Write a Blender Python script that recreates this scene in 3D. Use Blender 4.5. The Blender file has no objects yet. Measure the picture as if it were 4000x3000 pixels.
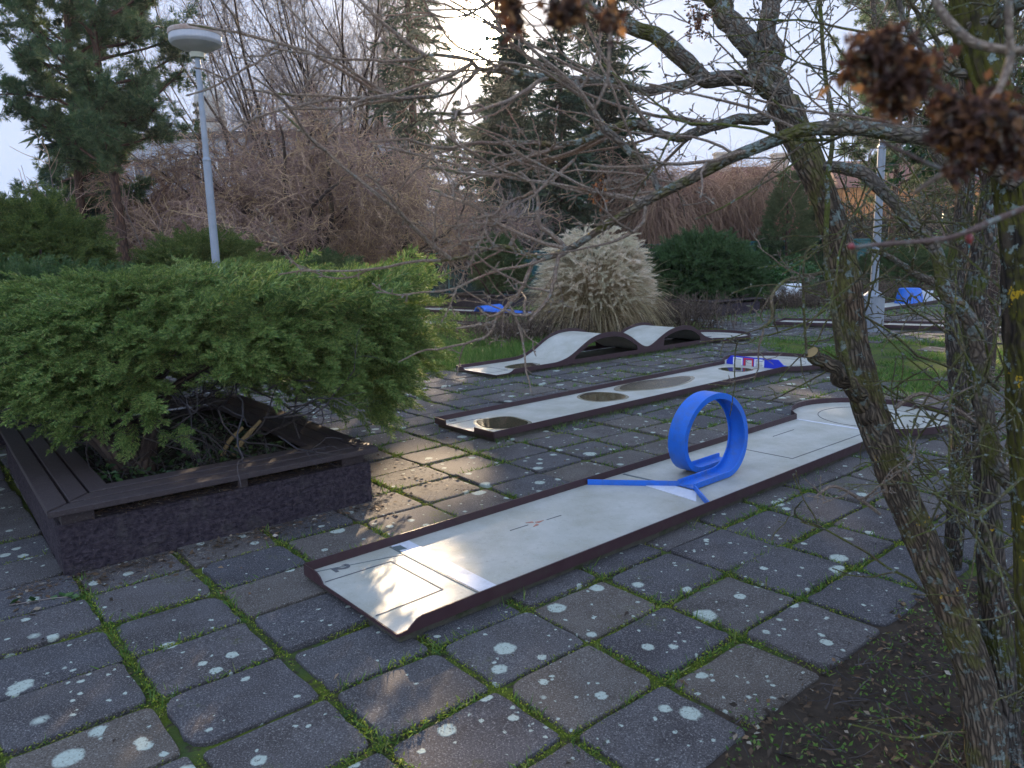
import bpy, math, random
import numpy as np
from mathutils import Vector, Matrix, noise as mnoise

rng = np.random.default_rng(11)
random.seed(11)
scn = bpy.context.scene
C = scn.collection

# ------------------------------------------------------------------ camera, sky, sun
F_PX, PITCH, ROLL, CAM_H = 2942.76, 0.1722, -0.0259, 1.674
_cp, _sp, _cr, _sr = math.cos(PITCH), math.sin(PITCH), math.cos(ROLL), math.sin(ROLL)
FWD = np.array([0, _cp, -_sp])
_up = np.array([0, _sp, _cp]); _rt = np.array([1.0, 0, 0])
RGT = _cr * _rt + _sr * _up
UPV = -_sr * _rt + _cr * _up
CAMP = np.array([0, 0, CAM_H])
cam = bpy.data.cameras.new('camera')
cam.sensor_width = 36; cam.lens = F_PX / 4000 * 36
cam.clip_start = 0.05; cam.clip_end = 2000
cam.dof.use_dof = True; cam.dof.focus_distance = 5.5; cam.dof.aperture_fstop = 5.6
cam_o = bpy.data.objects.new('camera', cam); C.objects.link(cam_o)
cam_o.matrix_world = Matrix(((RGT[0], UPV[0], -FWD[0], 0), (RGT[1], UPV[1], -FWD[1], 0), (RGT[2], UPV[2], -FWD[2], CAM_H), (0, 0, 0, 1)))
scn.camera = cam_o

SUN_EL, SUN_AZ = math.radians(15.06), math.radians(-1.55)
SUN = Vector((math.sin(SUN_AZ) * math.cos(SUN_EL), math.cos(SUN_AZ) * math.cos(SUN_EL), math.sin(SUN_EL)))
world = bpy.data.worlds.new('World'); scn.world = world; world.use_nodes = True
wn = world.node_tree; wn.nodes.clear()
tc = wn.nodes.new('ShaderNodeTexCoord')
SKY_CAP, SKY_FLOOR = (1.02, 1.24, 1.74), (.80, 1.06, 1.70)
sky = wn.nodes.new('ShaderNodeTexSky'); sky.sky_type = 'NISHITA'; sky.sun_disc = False
sky.sun_elevation = SUN_EL; sky.sun_rotation = SUN_AZ
sky.air_density = 1.0; sky.dust_density = 0.25; sky.ozone_density = 1.5; sky.altitude = 200
bg = wn.nodes.new('ShaderNodeBackground'); bg.inputs['Strength'].default_value = 0.15
# bright aureole of the low winter sun in the sky itself
dot = wn.nodes.new('ShaderNodeVectorMath'); dot.operation = 'DOT_PRODUCT'; dot.inputs[1].default_value = SUN
wn.links.new(tc.outputs['Generated'], dot.inputs[0])
def wmath(op, a, b):
    n = wn.nodes.new('ShaderNodeMath'); n.operation = op
    for i, x in enumerate((a, b)):
        if isinstance(x, (int, float)): n.inputs[i].default_value = x
        else: wn.links.new(x, n.inputs[i])
    return n.outputs[0]
d0 = wmath('MAXIMUM', dot.outputs['Value'], 0.0)
g1 = wmath('MULTIPLY', wmath('POWER', d0, 3500.0), 45.0)
g2 = wmath('MULTIPLY', wmath('POWER', d0, 120.0), .30)
bg2 = wn.nodes.new('ShaderNodeBackground'); bg2.inputs['Color'].default_value = (1, .80, .52, 1)
wn.links.new(wmath('ADD', g1, g2), bg2.inputs['Strength'])
add = wn.nodes.new('ShaderNodeAddShader'); wo = wn.nodes.new('ShaderNodeOutputWorld')
# sky evened by clamping: capped near the sun, floor lifted for added ambient light
def wvec(op, a, v):
    n = wn.nodes.new('ShaderNodeVectorMath'); n.operation = op; wn.links.new(a, n.inputs[0]); n.inputs[1].default_value = v; return n.outputs[0]
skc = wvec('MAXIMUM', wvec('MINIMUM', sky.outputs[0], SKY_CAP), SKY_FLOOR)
# added fill light: unseen sky behind the camera brightened for camera-facing surfaces
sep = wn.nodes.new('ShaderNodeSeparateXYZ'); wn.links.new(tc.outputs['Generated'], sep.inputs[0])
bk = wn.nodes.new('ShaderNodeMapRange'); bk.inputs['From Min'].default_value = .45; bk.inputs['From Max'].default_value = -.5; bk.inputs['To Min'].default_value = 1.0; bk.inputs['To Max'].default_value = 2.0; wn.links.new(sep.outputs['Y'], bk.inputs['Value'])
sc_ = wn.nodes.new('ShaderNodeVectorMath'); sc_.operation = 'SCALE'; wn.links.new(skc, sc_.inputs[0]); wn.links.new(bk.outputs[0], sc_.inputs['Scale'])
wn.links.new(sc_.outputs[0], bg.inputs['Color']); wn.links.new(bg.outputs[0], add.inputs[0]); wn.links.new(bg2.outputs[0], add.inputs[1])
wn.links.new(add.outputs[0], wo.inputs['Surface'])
sl = bpy.data.lights.new('sun', 'SUN'); sl.energy = 3.6; sl.angle = math.radians(0.53); sl.color = (1.0, .76, .50)
so = bpy.data.objects.new('sun', sl); C.objects.link(so)
so.rotation_euler = SUN.to_track_quat('Z', 'Y').to_euler(); so.location = (0, 40, 30)
vs = scn.view_settings
vs.view_transform = 'Standard'; vs.look = 'None'; vs.gamma = 1; vs.use_curve_mapping = False
vs.exposure = 2.0
scn.cycles.max_bounces = 6; scn.cycles.transparent_max_bounces = 12
scn.cycles.sample_clamp_indirect = 6; scn.cycles.use_denoising = True

# ------------------------------------------------------------------ measuring helpers
def ray(x, y):
    D = ((x * 4000 / 2212 - 2000) / F_PX) * RGT - ((y * 4000 / 2212 - 1500) / F_PX) * UPV + FWD
    return D
def at(x, y, Y):                      # world point seen at measured photo position at distance Y ahead
    D = ray(x, y); return CAMP + D * (Y / D[1])
def gnd(x, y, z=0.0):
    D = ray(x, y); return CAMP + D * ((z - CAM_H) / D[2])

# ------------------------------------------------------------------ tagging
def tag(o, label=None, cat=None, group=None, kind=None):
    if label: o['label'] = label
    if cat: o['category'] = cat
    if group: o['group'] = group
    if kind: o['kind'] = kind
    return o
def thing(name, label, cat, loc=(0, 0, 0), rz=0, group=None):
    o = bpy.data.objects.new(name, None); C.objects.link(o)
    o.location = loc; o.rotation_euler = (0, 0, rz)
    return tag(o, label, cat, group)

# ------------------------------------------------------------------ mesh buffer
class MB:
    def __init__(s): s.v = []; s.f = []; s.a = []; s.n = 0
    def add(s, v, f, uvw=None):
        v = np.asarray(v, float).reshape(-1, 3)
        f = np.asarray(f, int)
        if f.ndim == 1: f = f[None, :]
        s.v.append(v); s.f.append(f + s.n); s.n += len(v)
        s.a.append(np.zeros_like(v) + v if uvw is None else np.asarray(uvw, float).reshape(-1, 3))
        return s
    def box(s, lo, hi, rot=0.0, org=(0, 0, 0)):
        x0, y0, z0 = lo; x1, y1, z1 = hi
        v = np.array([[x0,y0,z0],[x1,y0,z0],[x1,y1,z0],[x0,y1,z0],[x0,y0,z1],[x1,y0,z1],[x1,y1,z1],[x0,y1,z1]], float)
        c, n = math.cos(rot), math.sin(rot)
        w = v.copy(); w[:, 0] = c*v[:, 0]-n*v[:, 1]; w[:, 1] = n*v[:, 0]+c*v[:, 1]
        return s.add(w + np.array(org), [[0,3,2,1],[4,5,6,7],[0,1,5,4],[1,2,6,5],[2,3,7,6],[3,0,4,7]], v)
    def prism(s, poly, z0, z1):
        p = np.asarray(poly, float); n = len(p)
        z0 = np.zeros(n) + z0; z1 = np.zeros(n) + z1
        v = np.vstack([np.c_[p, z0], np.c_[p, z1]]); o = s.n
        s.add(v, np.arange(n)[::-1]); s.f.append(np.arange(n, 2*n)[None, :] + o)
        i = np.arange(n); j = (i + 1) % n
        s.f.append(np.c_[i, j, j + n, i + n] + o)
        return s
    def build(s, name, mat, parent=None, smooth=False, bevel=0):
        me = bpy.data.meshes.new(name)
        V = np.vstack(s.v); me.vertices.add(len(V)); me.vertices.foreach_set('co', V.ravel().astype(np.float32))
        tot = np.concatenate([np.full(len(f), f.shape[1]) for f in s.f]); idx = np.concatenate([f.ravel() for f in s.f])
        me.loops.add(len(idx)); me.loops.foreach_set('vertex_index', idx.astype(np.int32))
        me.polygons.add(len(tot)); st = np.concatenate([[0], np.cumsum(tot)[:-1]])
        me.polygons.foreach_set('loop_start', st.astype(np.int32))
        me.polygons.foreach_set('use_smooth', np.full(len(tot), smooth, bool))
        at_ = me.attributes.new('uvw', 'FLOAT_VECTOR', 'POINT'); at_.data.foreach_set('vector', np.vstack(s.a).ravel().astype(np.float32))
        me.update(calc_edges=True)
        if mat: me.materials.append(mat)
        o = bpy.data.objects.new(name, me); C.objects.link(o)
        if parent: o.parent = parent
        if bevel:
            b = o.modifiers.new('bevel', 'BEVEL'); b.width = bevel; b.segments = 2; b.limit_method = 'ANGLE'
        return o

def nrm(a): return a / np.maximum(np.linalg.norm(a, axis=-1, keepdims=True), 1e-9)
def rvec(n): return nrm(rng.normal(size=(n, 3)))

def tubes(mb, P, R, sides=4):
    """P (N,K,3) paths, R (N,K) radii."""
    P = np.asarray(P, float); R = np.asarray(R, float)
    if P.ndim == 2: P = P[None]; R = R[None]
    N, K, _ = P.shape
    T = nrm(np.gradient(P, axis=1))
    ov = nrm(P[:, -1] - P[:, 0])
    ref = np.where(np.abs(ov[:, 2:3]) > .8, np.array([[1., 0, 0]]), np.array([[0, 0, 1.]]))[:, None, :]
    A = nrm(np.cross(T, ref)); B = np.cross(T, A)
    th = np.linspace(0, 2*np.pi, sides, endpoint=False)
    ring = A[:, :, None, :] * np.cos(th)[None, None, :, None] + B[:, :, None, :] * np.sin(th)[None, None, :, None]
    V = P[:, :, None, :] + ring * R[:, :, None, None]
    ln = np.concatenate([np.zeros((N, 1)), np.cumsum(np.linalg.norm(np.diff(P, axis=1), axis=2), 1)], 1)
    rm = R.max(axis=1)[:, None, None]
    uv = np.stack([np.cos(th)[None, None] * rm + 0*ln[..., None], np.sin(th)[None, None] * rm + 0*ln[..., None], np.repeat(ln[..., None], sides, 2)], -1)
    i = np.arange(N)[:, None, None]*K*sides; k = np.arange(K-1)[None, :, None]*sides; s = np.arange(sides)[None, None, :]; s2 = (s+1) % sides
    f = np.stack([i+k+s, i+k+s2, i+k+sides+s2, i+k+sides+s], -1).reshape(-1, 4)
    o = mb.n
    mb.add(V.reshape(-1, 3), f, uv.reshape(-1, 3))
    if sides >= 6:
        for n_ in range(N):
            mb.f.append((np.arange(sides)[::-1] + o + n_*K*sides)[None]); mb.f.append((np.arange(sides) + o + n_*K*sides + (K-1)*sides)[None])

def cards(mb, P, D, N, L, W, bend=0.0):
    """leaf-like diamonds"""
    P = np.asarray(P); n = len(P); D = nrm(D); S = nrm(np.cross(D, N)); U = np.cross(S, D)
    L = np.broadcast_to(np.asarray(L, float), (n,))[:, None]; W = np.broadcast_to(np.asarray(W, float), (n,))[:, None]
    v = np.stack([P, P + D*L*.45 + S*W*.5, P + D*L - U*L*bend, P + D*L*.45 - S*W*.5], 1)
    f = np.arange(n)[:, None]*4 + np.arange(4)[None]
    mb.add(v.reshape(-1, 3), f)

def scatter(mb, tv, tf, P, D, U, S):
    X = nrm(np.asarray(D, float)); Y = nrm(np.cross(np.asarray(U, float), X)); Z = np.cross(X, Y)
    R = np.stack([X, Y, Z], -1)
    S = np.broadcast_to(np.asarray(S, float), (len(P),))
    V = np.einsum('nij,mj->nmi', R, tv) * S[:, None, None] + np.asarray(P)[:, None, :]
    n, m, _ = V.shape
    f = (np.asarray(tf)[None] + (np.arange(n)*m)[:, None, None]).reshape(-1, tf.shape[1])
    mb.add(V.reshape(-1, 3), f)

def template(fn):
    m = MB(); fn(m); return np.vstack(m.v), np.vstack(m.f)

def smooth_path(pts, n):
    p = np.asarray(pts, float); q = np.vstack([2*p[0]-p[1], p, 2*p[-1]-p[-2]])
    s = np.concatenate([[0], np.cumsum(np.linalg.norm(np.diff(p[:, :3], axis=0), axis=1))])
    t = np.linspace(0, s[-1], n); k = np.clip(np.searchsorted(s, t, side='right')-1, 0, len(p)-2)
    u = ((t - s[k]) / (s[k+1]-s[k]))[:, None]
    a, b, c, d = q[k], q[k+1], q[k+2], q[k+3]
    return .5*((2*b)+(-a+c)*u+(2*a-5*b+4*c-d)*u**2+(-a+3*b-3*c+d)*u**3)

def grow(P0, D0, L, K, wob, pull=(0, 0, 0), knob=0):
    n = len(P0); P = np.zeros((n, K, 3)); Dr = np.zeros((n, K, 3)); d = nrm(D0.copy()); P[:, 0] = P0; Dr[:, 0] = d
    st = (np.broadcast_to(np.asarray(L, float), (n,))/(K-1))[:, None]; pull = np.asarray(pull, float)
    for k in range(1, K):
        d = nrm(d + rng.normal(size=(n, 3))*wob + pull)
        P[:, k] = P[:, k-1] + d*st; Dr[:, k] = d
    return P, Dr
def spawn(P, Dr, m, t0, t1, ang, spread=.25):
    """m children per parent path; returns origins, directions, parent idx, t"""
    N, K, _ = P.shape; pi = np.repeat(np.arange(N), m); t = rng.uniform(t0, t1, len(pi))*(K-1)
    k = np.minimum(t.astype(int), K-2); u = (t-k)[:, None]
    o = P[pi, k]*(1-u) + P[pi, k+1]*u; d = nrm(P[pi, k+1]-P[pi, k])
    s = nrm(np.cross(d, rvec(len(pi)))); a = ang + rng.normal(size=(len(pi), 1))*spread
    return o, nrm(d*np.cos(a) + s*np.sin(a)), pi, t/(K-1)

# ------------------------------------------------------------------ material helpers
class NT:
    def __init__(s, name, rough=.8, spec=.3):
        s.m = bpy.data.materials.new(name); s.m.use_nodes = True; s.t = s.m.node_tree; s.L = s.t.links
        s.b = s.t.nodes['Principled BSDF']; s.out = s.t.nodes['Material Output']
        s.b.inputs['Roughness'].default_value = rough; s.b.inputs['Specular IOR Level'].default_value = spec
        s._tc = None
    def n(s, ty, **kw):
        nd = s.t.nodes.new(ty)
        for k, v in kw.items():
            if k in ('operation', 'feature', 'blend_type', 'data_type', 'attribute_name', 'noise_dimensions', 'interpolation_type', 'distance'): setattr(nd, k, v)
            else: s.put(nd.inputs[k], v)
        return nd
    def put(s, inp, v):
        if hasattr(v, 'is_output'): s.L.new(v, inp)
        elif isinstance(v, (tuple, list)) and len(v) == 3 and inp.type == 'RGBA': inp.default_value = (*v, 1)
        else: inp.default_value = v
    def pos(s): return s.n('ShaderNodeNewGeometry').outputs['Position']
    def obj(s): return s.n('ShaderNodeTexCoord').outputs['Object']
    def uvw(s): return s.n('ShaderNodeAttribute', attribute_name='uvw').outputs['Vector']
    def isl(s): return s.n('ShaderNodeNewGeometry').outputs['Random Per Island']
    def vm(s, v, sc):
        nd = s.n('ShaderNodeVectorMath', operation='MULTIPLY'); s.put(nd.inputs[0], v); nd.inputs[1].default_value = sc; return nd.outputs[0]
    def vadd(s, a, b):
        nd = s.n('ShaderNodeVectorMath', operation='ADD'); s.put(nd.inputs[0], a); s.put(nd.inputs[1], b); return nd.outputs[0]
    def noise(s, v, sc, det=3.0, ro=.55, col=False):
        nd = s.n('ShaderNodeTexNoise', Scale=sc, Detail=det, Roughness=ro); s.put(nd.inputs['Vector'], v)
        return nd.outputs['Color' if col else 'Fac']
    def vor(s, v, sc, feature='F1', rnd=1.0):
        nd = s.n('ShaderNodeTexVoronoi', feature=feature, Scale=sc, Randomness=rnd); s.put(nd.inputs['Vector'], v); return nd
    def ramp(s, f, stops, const=False):
        nd = s.n('ShaderNodeValToRGB'); s.put(nd.inputs[0], f); e = nd.color_ramp.elements
        if const: nd.color_ramp.interpolation = 'CONSTANT'
        while len(e) < len(stops): e.new(.5)
        for x, (p, c) in zip(e, stops):
            x.position = p; x.color = (c, c, c, 1) if isinstance(c, (int, float)) else (*c, 1)
        return nd.outputs[0]
    def mix(s, f, a, b, mode='MIX'):
        nd = s.n('ShaderNodeMix', data_type='RGBA', blend_type=mode)
        s.put(nd.inputs[0], f); s.put(nd.inputs[6], a); s.put(nd.inputs[7], b); return nd.outputs[2]
    def mth(s, op, a, b=0.0, clamp=False):
        nd = s.n('ShaderNodeMath', operation=op); nd.use_clamp = clamp; s.put(nd.inputs[0], a); s.put(nd.inputs[1], b); return nd.outputs[0]
    def bump(s, h, st, di=.02):
        nd = s.n('ShaderNodeBump', Strength=st, Distance=di); s.put(nd.inputs['Height'], h); s.L.new(nd.outputs[0], s.b.inputs['Normal']); return nd.outputs[0]
    def col(s, c): s.put(s.b.inputs['Base Color'], c)
    def rough(s, r): s.put(s.b.inputs['Roughness'], r)
    def translucent(s, c, f):
        t = s.n('ShaderNodeBsdfTranslucent'); s.put(t.inputs['Color'], c); x = s.n('ShaderNodeMixShader'); s.put(x.inputs[0], f)
        s.L.new(s.b.outputs[0], x.inputs[1]); s.L.new(t.outputs[0], x.inputs[2]); s.L.new(x.outputs[0], s.out.inputs['Surface'])

def m_leaf(name, stops, trans=.35, rough=.6, big=1.2):
    k = NT(name, rough, .35)
    r = k.ramp(k.isl(), [(q, tuple(min(.85, 1.35*x) for x in c)) for q, c in stops])
    n = k.noise(k.pos(), big, 2)
    c = k.mix(k.ramp(n, [(.35, 0.0), (.65, 1.0)]), r, k.mix(.5, r, k.mix(1.0, r, (.6, .7, .55), 'MULTIPLY')))
    k.col(c); k.translucent(c, trans); return k.m

def m_bark(name, base, dark, moss=None, mossamt=.5, lich=None, lichamt=.0, yel=0.0, scale=14, strn=.8, stretch=.22):
    k = NT(name, .9, .2); u = k.uvw()
    ws = k.vadd(u, k.vm(k.noise(u, 9, 2, col=True), (.03, .03, .05)))
    st = k.vm(ws, (1, 1, stretch))
    vr = k.vor(st, scale*2.6, 'DISTANCE_TO_EDGE').outputs['Distance']
    rid = k.ramp(vr, [(0.0, 0.0), (.28, 1.0)])
    fine = k.noise(st, scale*7, 4, .65)
    c = k.mix(rid, dark, k.mix(fine, k.mix(.5, base, dark), base))
    c = k.mix(k.ramp(k.noise(u, 5, 2), [(.4, 0.0), (.62, .7)]), c, k.mix(1.0, c, (1.0, .80, .66), 'MULTIPLY'))
    h = k.mth('ADD', k.mth('MULTIPLY', rid, .8), k.mth('MULTIPLY', fine, .5))
    if moss:
        mm = k.ramp(k.noise(u, 6, 4, .6), [(.62-mossamt*.3, 0.0), (.70-mossamt*.3, 1.0)])
        mm = k.mth('MULTIPLY', mm, k.ramp(fine, [(.35, .1), (.55, 1.0)]))
        c = k.mix(mm, c, k.mix(k.noise(u, 60, 2), k.mix(1.0, moss, (.4, .45, .3), 'MULTIPLY'), moss))
    if lich:
        ll = k.ramp(k.noise(k.vadd(u, (3., 1., 7.)), 34, 4, .7), [(.60-lichamt*.2, 0.0), (.64-lichamt*.2, 1.0)])
        ll = k.mth('MULTIPLY', ll, k.ramp(k.noise(k.vadd(u, (1., 9., 2.)), 5, 2), [(.42, 0.0), (.56, 1.0)]))
        c = k.mix(ll, c, k.mix(k.noise(u, 150, 2), (.10, .12, .10), lich)); h = k.mth('ADD', h, k.mth('MULTIPLY', ll, .35))
    if yel:
        yy = k.ramp(k.noise(k.vadd(u, (5., 5., 5.)), 13, 4, .7), [(.68-yel*.1, 0.0), (.70-yel*.1, 1.0)])
        c = k.mix(yy, c, (.50, .30, .02))
    k.col(c); k.bump(h, strn, .012); return k.m

# ------------------------------------------------------------------ materials of the setting
def m_ground():
    k = NT('soil_and_moss', .95, .15); p = k.pos()
    a = k.noise(p, 2.2, 4, .6); b = k.noise(p, 28, 4, .65); d = k.noise(p, 160, 3, .7)
    moss = k.mix(d, (.040, .058, .010), (.155, .190, .022))
    grass = k.mix(d, (.030, .050, .016), (.085, .115, .035))
    soil = k.mix(d, (.020, .016, .012), (.085, .062, .045))
    c = k.mix(k.ramp(a, [(.42, 0.0), (.6, 1.0)]), moss, grass)
    c = k.mix(k.ramp(b, [(.50, 0.0), (.62, .85)]), c, soil)
    k.col(c); k.bump(k.mth('ADD', b, k.mth('MULTIPLY', d, .5)), .7, .02); return k.m

def m_slab():
    k = NT('concrete_slab', .85, .14); p = k.pos()
    r = k.isl()
    base = k.ramp(r, [(0, (.078, .073, .078)), (.3, (.112, .097, .090)), (.6, (.072, .070, .077)), (.8, (.130, .108, .088)), (.9, (.094, .088, .090)), (1, (.058, .055, .060))])
    big = k.noise(p, 5, 4, .6)
    c = k.mix(k.ramp(big, [(.38, 0.0), (.62, .65)]), base, k.mix(1.0, base, (.70, .66, .62), 'MULTIPLY'))
    sp = k.noise(p, 150, 3, .75)
    c = k.mix(k.ramp(k.noise(k.vadd(p, (9, 2, 0)), 2.1, 5, .7), [(.5, 0.0), (.72, .8)]), c, k.mix(1.0, c, (.50, .46, .46), 'MULTIPLY'))
    c = k.mix(k.ramp(sp, [(.56, 0.0), (.64, .85)]), c, (.27, .25, .23))
    c = k.mix(k.ramp(sp, [(.36, .85), (.45, 0.0)]), c, (.025, .021, .021))
    # dirt and moss creeping over
    ms = k.ramp(k.noise(k.vadd(p, (4, 7, 0)), 1.6, 5, .7), [(.60, 0.0), (.70, .75)])
    ms = k.mth('MULTIPLY', ms, k.ramp(k.noise(p, 45, 3, .6), [(.46, 0.0), (.56, 1.0)]))
    c = k.mix(ms, c, (.085, .095, .018))
    # round lichen rosettes of several sizes
    wp = k.vadd(p, k.vm(k.vadd(k.noise(p, 38, 3, .7, col=True), (-.5, -.5, -.5)), (.030, .030, 0)))
    dens = k.noise(k.vadd(p, (11, 3, 0)), .75, 2)
    dist = k.n('ShaderNodeVectorMath', operation='DISTANCE'); k.put(dist.inputs[0], p); dist.inputs[1].default_value = (.9, 2.7, 0)
    dens = k.mth('ADD', dens, k.mth('MULTIPLY', k.mth('SUBTRACT', 1.0, k.mth('DIVIDE', dist.outputs['Value'], 1.5), True), .6))
    tot = None
    for sc, lo, hi, pr in ((4.6, .16, .30, .79), (9.0, .14, .30, .81), (22.0, .12, .26, .86)):
        v = k.vor(wp, sc); sep = k.n('ShaderNodeSeparateColor'); k.put(sep.inputs[0], v.outputs['Color'])
        thr = k.mth('SUBTRACT', pr + .12, k.mth('MULTIPLY', dens, .42))
        on = k.mth('GREATER_THAN', sep.outputs[0], thr)
        rad = k.mth('ADD', lo, k.mth('MULTIPLY', sep.outputs[1], hi - lo))
        q = k.mth('DIVIDE', v.outputs['Distance'], rad)
        m = k.mth('MULTIPLY', on, k.ramp(q, [(.82, 1.0), (1.0, 0.0)]))
        tot = m if tot is None else k.mth('MAXIMUM', tot, m)
    brk = k.ramp(k.noise(p, 95, 4, .7), [(.34, 0.0), (.44, 1.0)])
    tot = k.mth('MULTIPLY', tot, brk)
    lc = k.mix(k.noise(p, 120, 3), (.26, .29, .24), (.50, .54, .46))
    k.col(k.mix(tot, c, lc))
    h = k.mth('ADD', k.mth('MULTIPLY', sp, .5), k.mth('ADD', k.mth('MULTIPLY', tot, .5), k.mth('MULTIPLY', big, .6)))
    k.bump(h, .45, .008); k.rough(k.ramp(sp, [(.3, .74), (.7, .95)])); return k.m

def m_lane():
    k = NT('lane_board', .32, .28); p = k.pos()
    n = k.noise(p, 3.2, 4, .6); f = k.noise(p, 130, 3, .7); g = k.noise(k.vm(p, (1, 1, 1)), 26, 4, .65)
    c = k.mix(k.ramp(n, [(.35, 0.0), (.65, 1.0)]), (.335, .320, .26), (.43, .415, .365))
    c = k.mix(k.ramp(g, [(.55, 0.0), (.70, .5)]), c, (.30, .285, .23))
    c = k.mix(k.ramp(f, [(.62, 0.0), (.68, .6)]), c, (.62, .60, .55))
    c = k.mix(k.ramp(k.noise(p, 60, 2), [(.70, 0.0), (.74, .6)]), c, (.12, .10, .08))
    k.col(c); k.rough(k.ramp(k.noise(p, 9, 4, .65), [(.3, .38), (.7, .55)])); k.bump(k.mth('ADD', f, k.mth('MULTIPLY', g, .6)), .22, .004); return k.m

def m_simple(name, c, rough=.6, spec=.4, var=.25, sc=12, bump=0.0, metal=0.0, dirt=None, dirtamt=.4):
    k = NT(name, rough, spec); p = k.pos(); n = k.noise(p, sc, 4, .6)
    cc = k.mix(n, tuple(x*(1-var) for x in c), tuple(min(1, x*(1+var)) for x in c))
    if dirt: cc = k.mix(k.ramp(k.noise(p, sc*.45, 5, .7), [(.5, 0.0), (.72, dirtamt)]), cc, dirt)
    k.col(cc); k.b.inputs['Metallic'].default_value = metal
    k.rough(k.ramp(n, [(.3, max(0, rough-.08)), (.7, min(1, rough+.1))]))
    if bump: k.bump(k.noise(p, sc*6, 4, .65), bump, .01)
    return k.m

GROUND = m_ground(); SLAB = m_slab(); LANE = m_lane()
RIM = m_simple('maroon_painted_steel', (.046, .020, .023), .5, .4, .25, 20, .1, dirt=(.05, .05, .035), dirtamt=.35)
BASE = m_simple('old_concrete', (.085, .078, .060), .95, .2, .6, 18, 1.0, dirt=(.035, .050, .012), dirtamt=1.0)
BLUE = m_simple('blue_paint', (.010, .130, .56), .42, .5, .2, 14, .12, dirt=(.06, .10, .22), dirtamt=.7)
BLUE2 = m_simple('royal_blue_paint', (.010, .030, .45), .4, .5, .1, 9)
WHITEP = m_simple('white_paint', (.72, .72, .72), .5, .4, .06, 9, dirt=(.4, .4, .36), dirtamt=.3)
REDP = m_simple('red_paint', (.55, .03, .04), .45, .4, .1, 9)
LINE = m_simple('black_line_paint', (.10, .10, .105), .6, .3, .3, 60)
REDMARK = m_simple('faded_red_paint', (.40, .17, .12), .6, .3, .3, 60)
STRIP = m_simple('pale_patched_strip', (.58, .58, .62), .45, .4, .15, 30, .1, dirt=(.36, .34, .29), dirtamt=.5)
DARKPATCH = m_simple('dark_seam_tape', (.10, .12, .12), .5, .4, .3, 40)

# ------------------------------------------------------------------ ground and paving
gm = MB()
gx = np.unique(np.concatenate([np.linspace(-600, -30, 12), np.linspace(-30, 40, 71), np.linspace(40, 600, 12)]))
gy = np.unique(np.concatenate([np.linspace(-100, -2, 6), np.linspace(-2, 45, 48), np.linspace(45, 1200, 14)]))
X, Y = np.meshgrid(gx, gy)
Z = np.full_like(X, -.022)
nx, ny = len(gx), len(gy)
i = np.arange(ny-1)[:, None]*nx + np.arange(nx-1)[None]
gm.add(np.c_[X.ravel(), Y.ravel(), Z.ravel()], np.stack([i, i+1, i+1+nx, i+nx], -1).reshape(-1, 4))
tag(gm.build('ground', GROUND), kind='structure')

YAW = .7000
LU = np.array([math.cos(.7078), math.sin(.7078)]); LV = np.array([-LU[1], LU[0]])
O2 = np.array([-.525, 3.047]); O3 = np.array([-.176, 6.579]); O5 = np.array([-.212, 10.054])
def in_view(x, y, m=.12):
    d = np.array([x, y, 0]) - CAMP; z = d @ FWD
    if z < .3: return False
    u = (d @ RGT)/z*F_PX/2000; v = (d @ UPV)/z*F_PX/1500
    return abs(u) < 1+m+.6/max(y, 1) and abs(v) < 1+m+.6/max(y, 1)
def bed_line(x): return float(np.interp(x, [-1, .35, .60, .75, 1.51, 1.93, 2.3, 4.5], [.8, 1.4, 2.02, 2.36, 2.88, 3.26, 3.42, 3.9]))
def no_slab(x, y):
    if y < bed_line(x) + .03: return True
    d = np.array([x, y]) - O5; u, v = d @ LU, d @ LV
    if -1.6 < u < 4.6 and v > 1.35 and y < 15.6 and x < 1.5: return True      # lawn behind the hump lane
    if v > 1.25 and u > .2 and y > 12 and y < 19.5 and x < 4.4: return True    # pampas bed
    if 4.5 < x < 9.5 and 8.2 + (x-4.5)*.25 < y < 13.6 - (x-5)*.35 and rng.random() < .9: return True
    if y > 17.5 and x < 4.3: return True
    if y > 21.5 and rng.random() < .8: return True
    if 6.2 < x and y > 20.6: return True
    return False
GU = np.array([math.cos(.6943), math.sin(.6943)]); GV = np.array([-GU[1], GU[0]])
G0 = np.array([-2.1962, 3.6207]); SU, SV = .5176, .41
pv = MB(); joints = []
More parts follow.
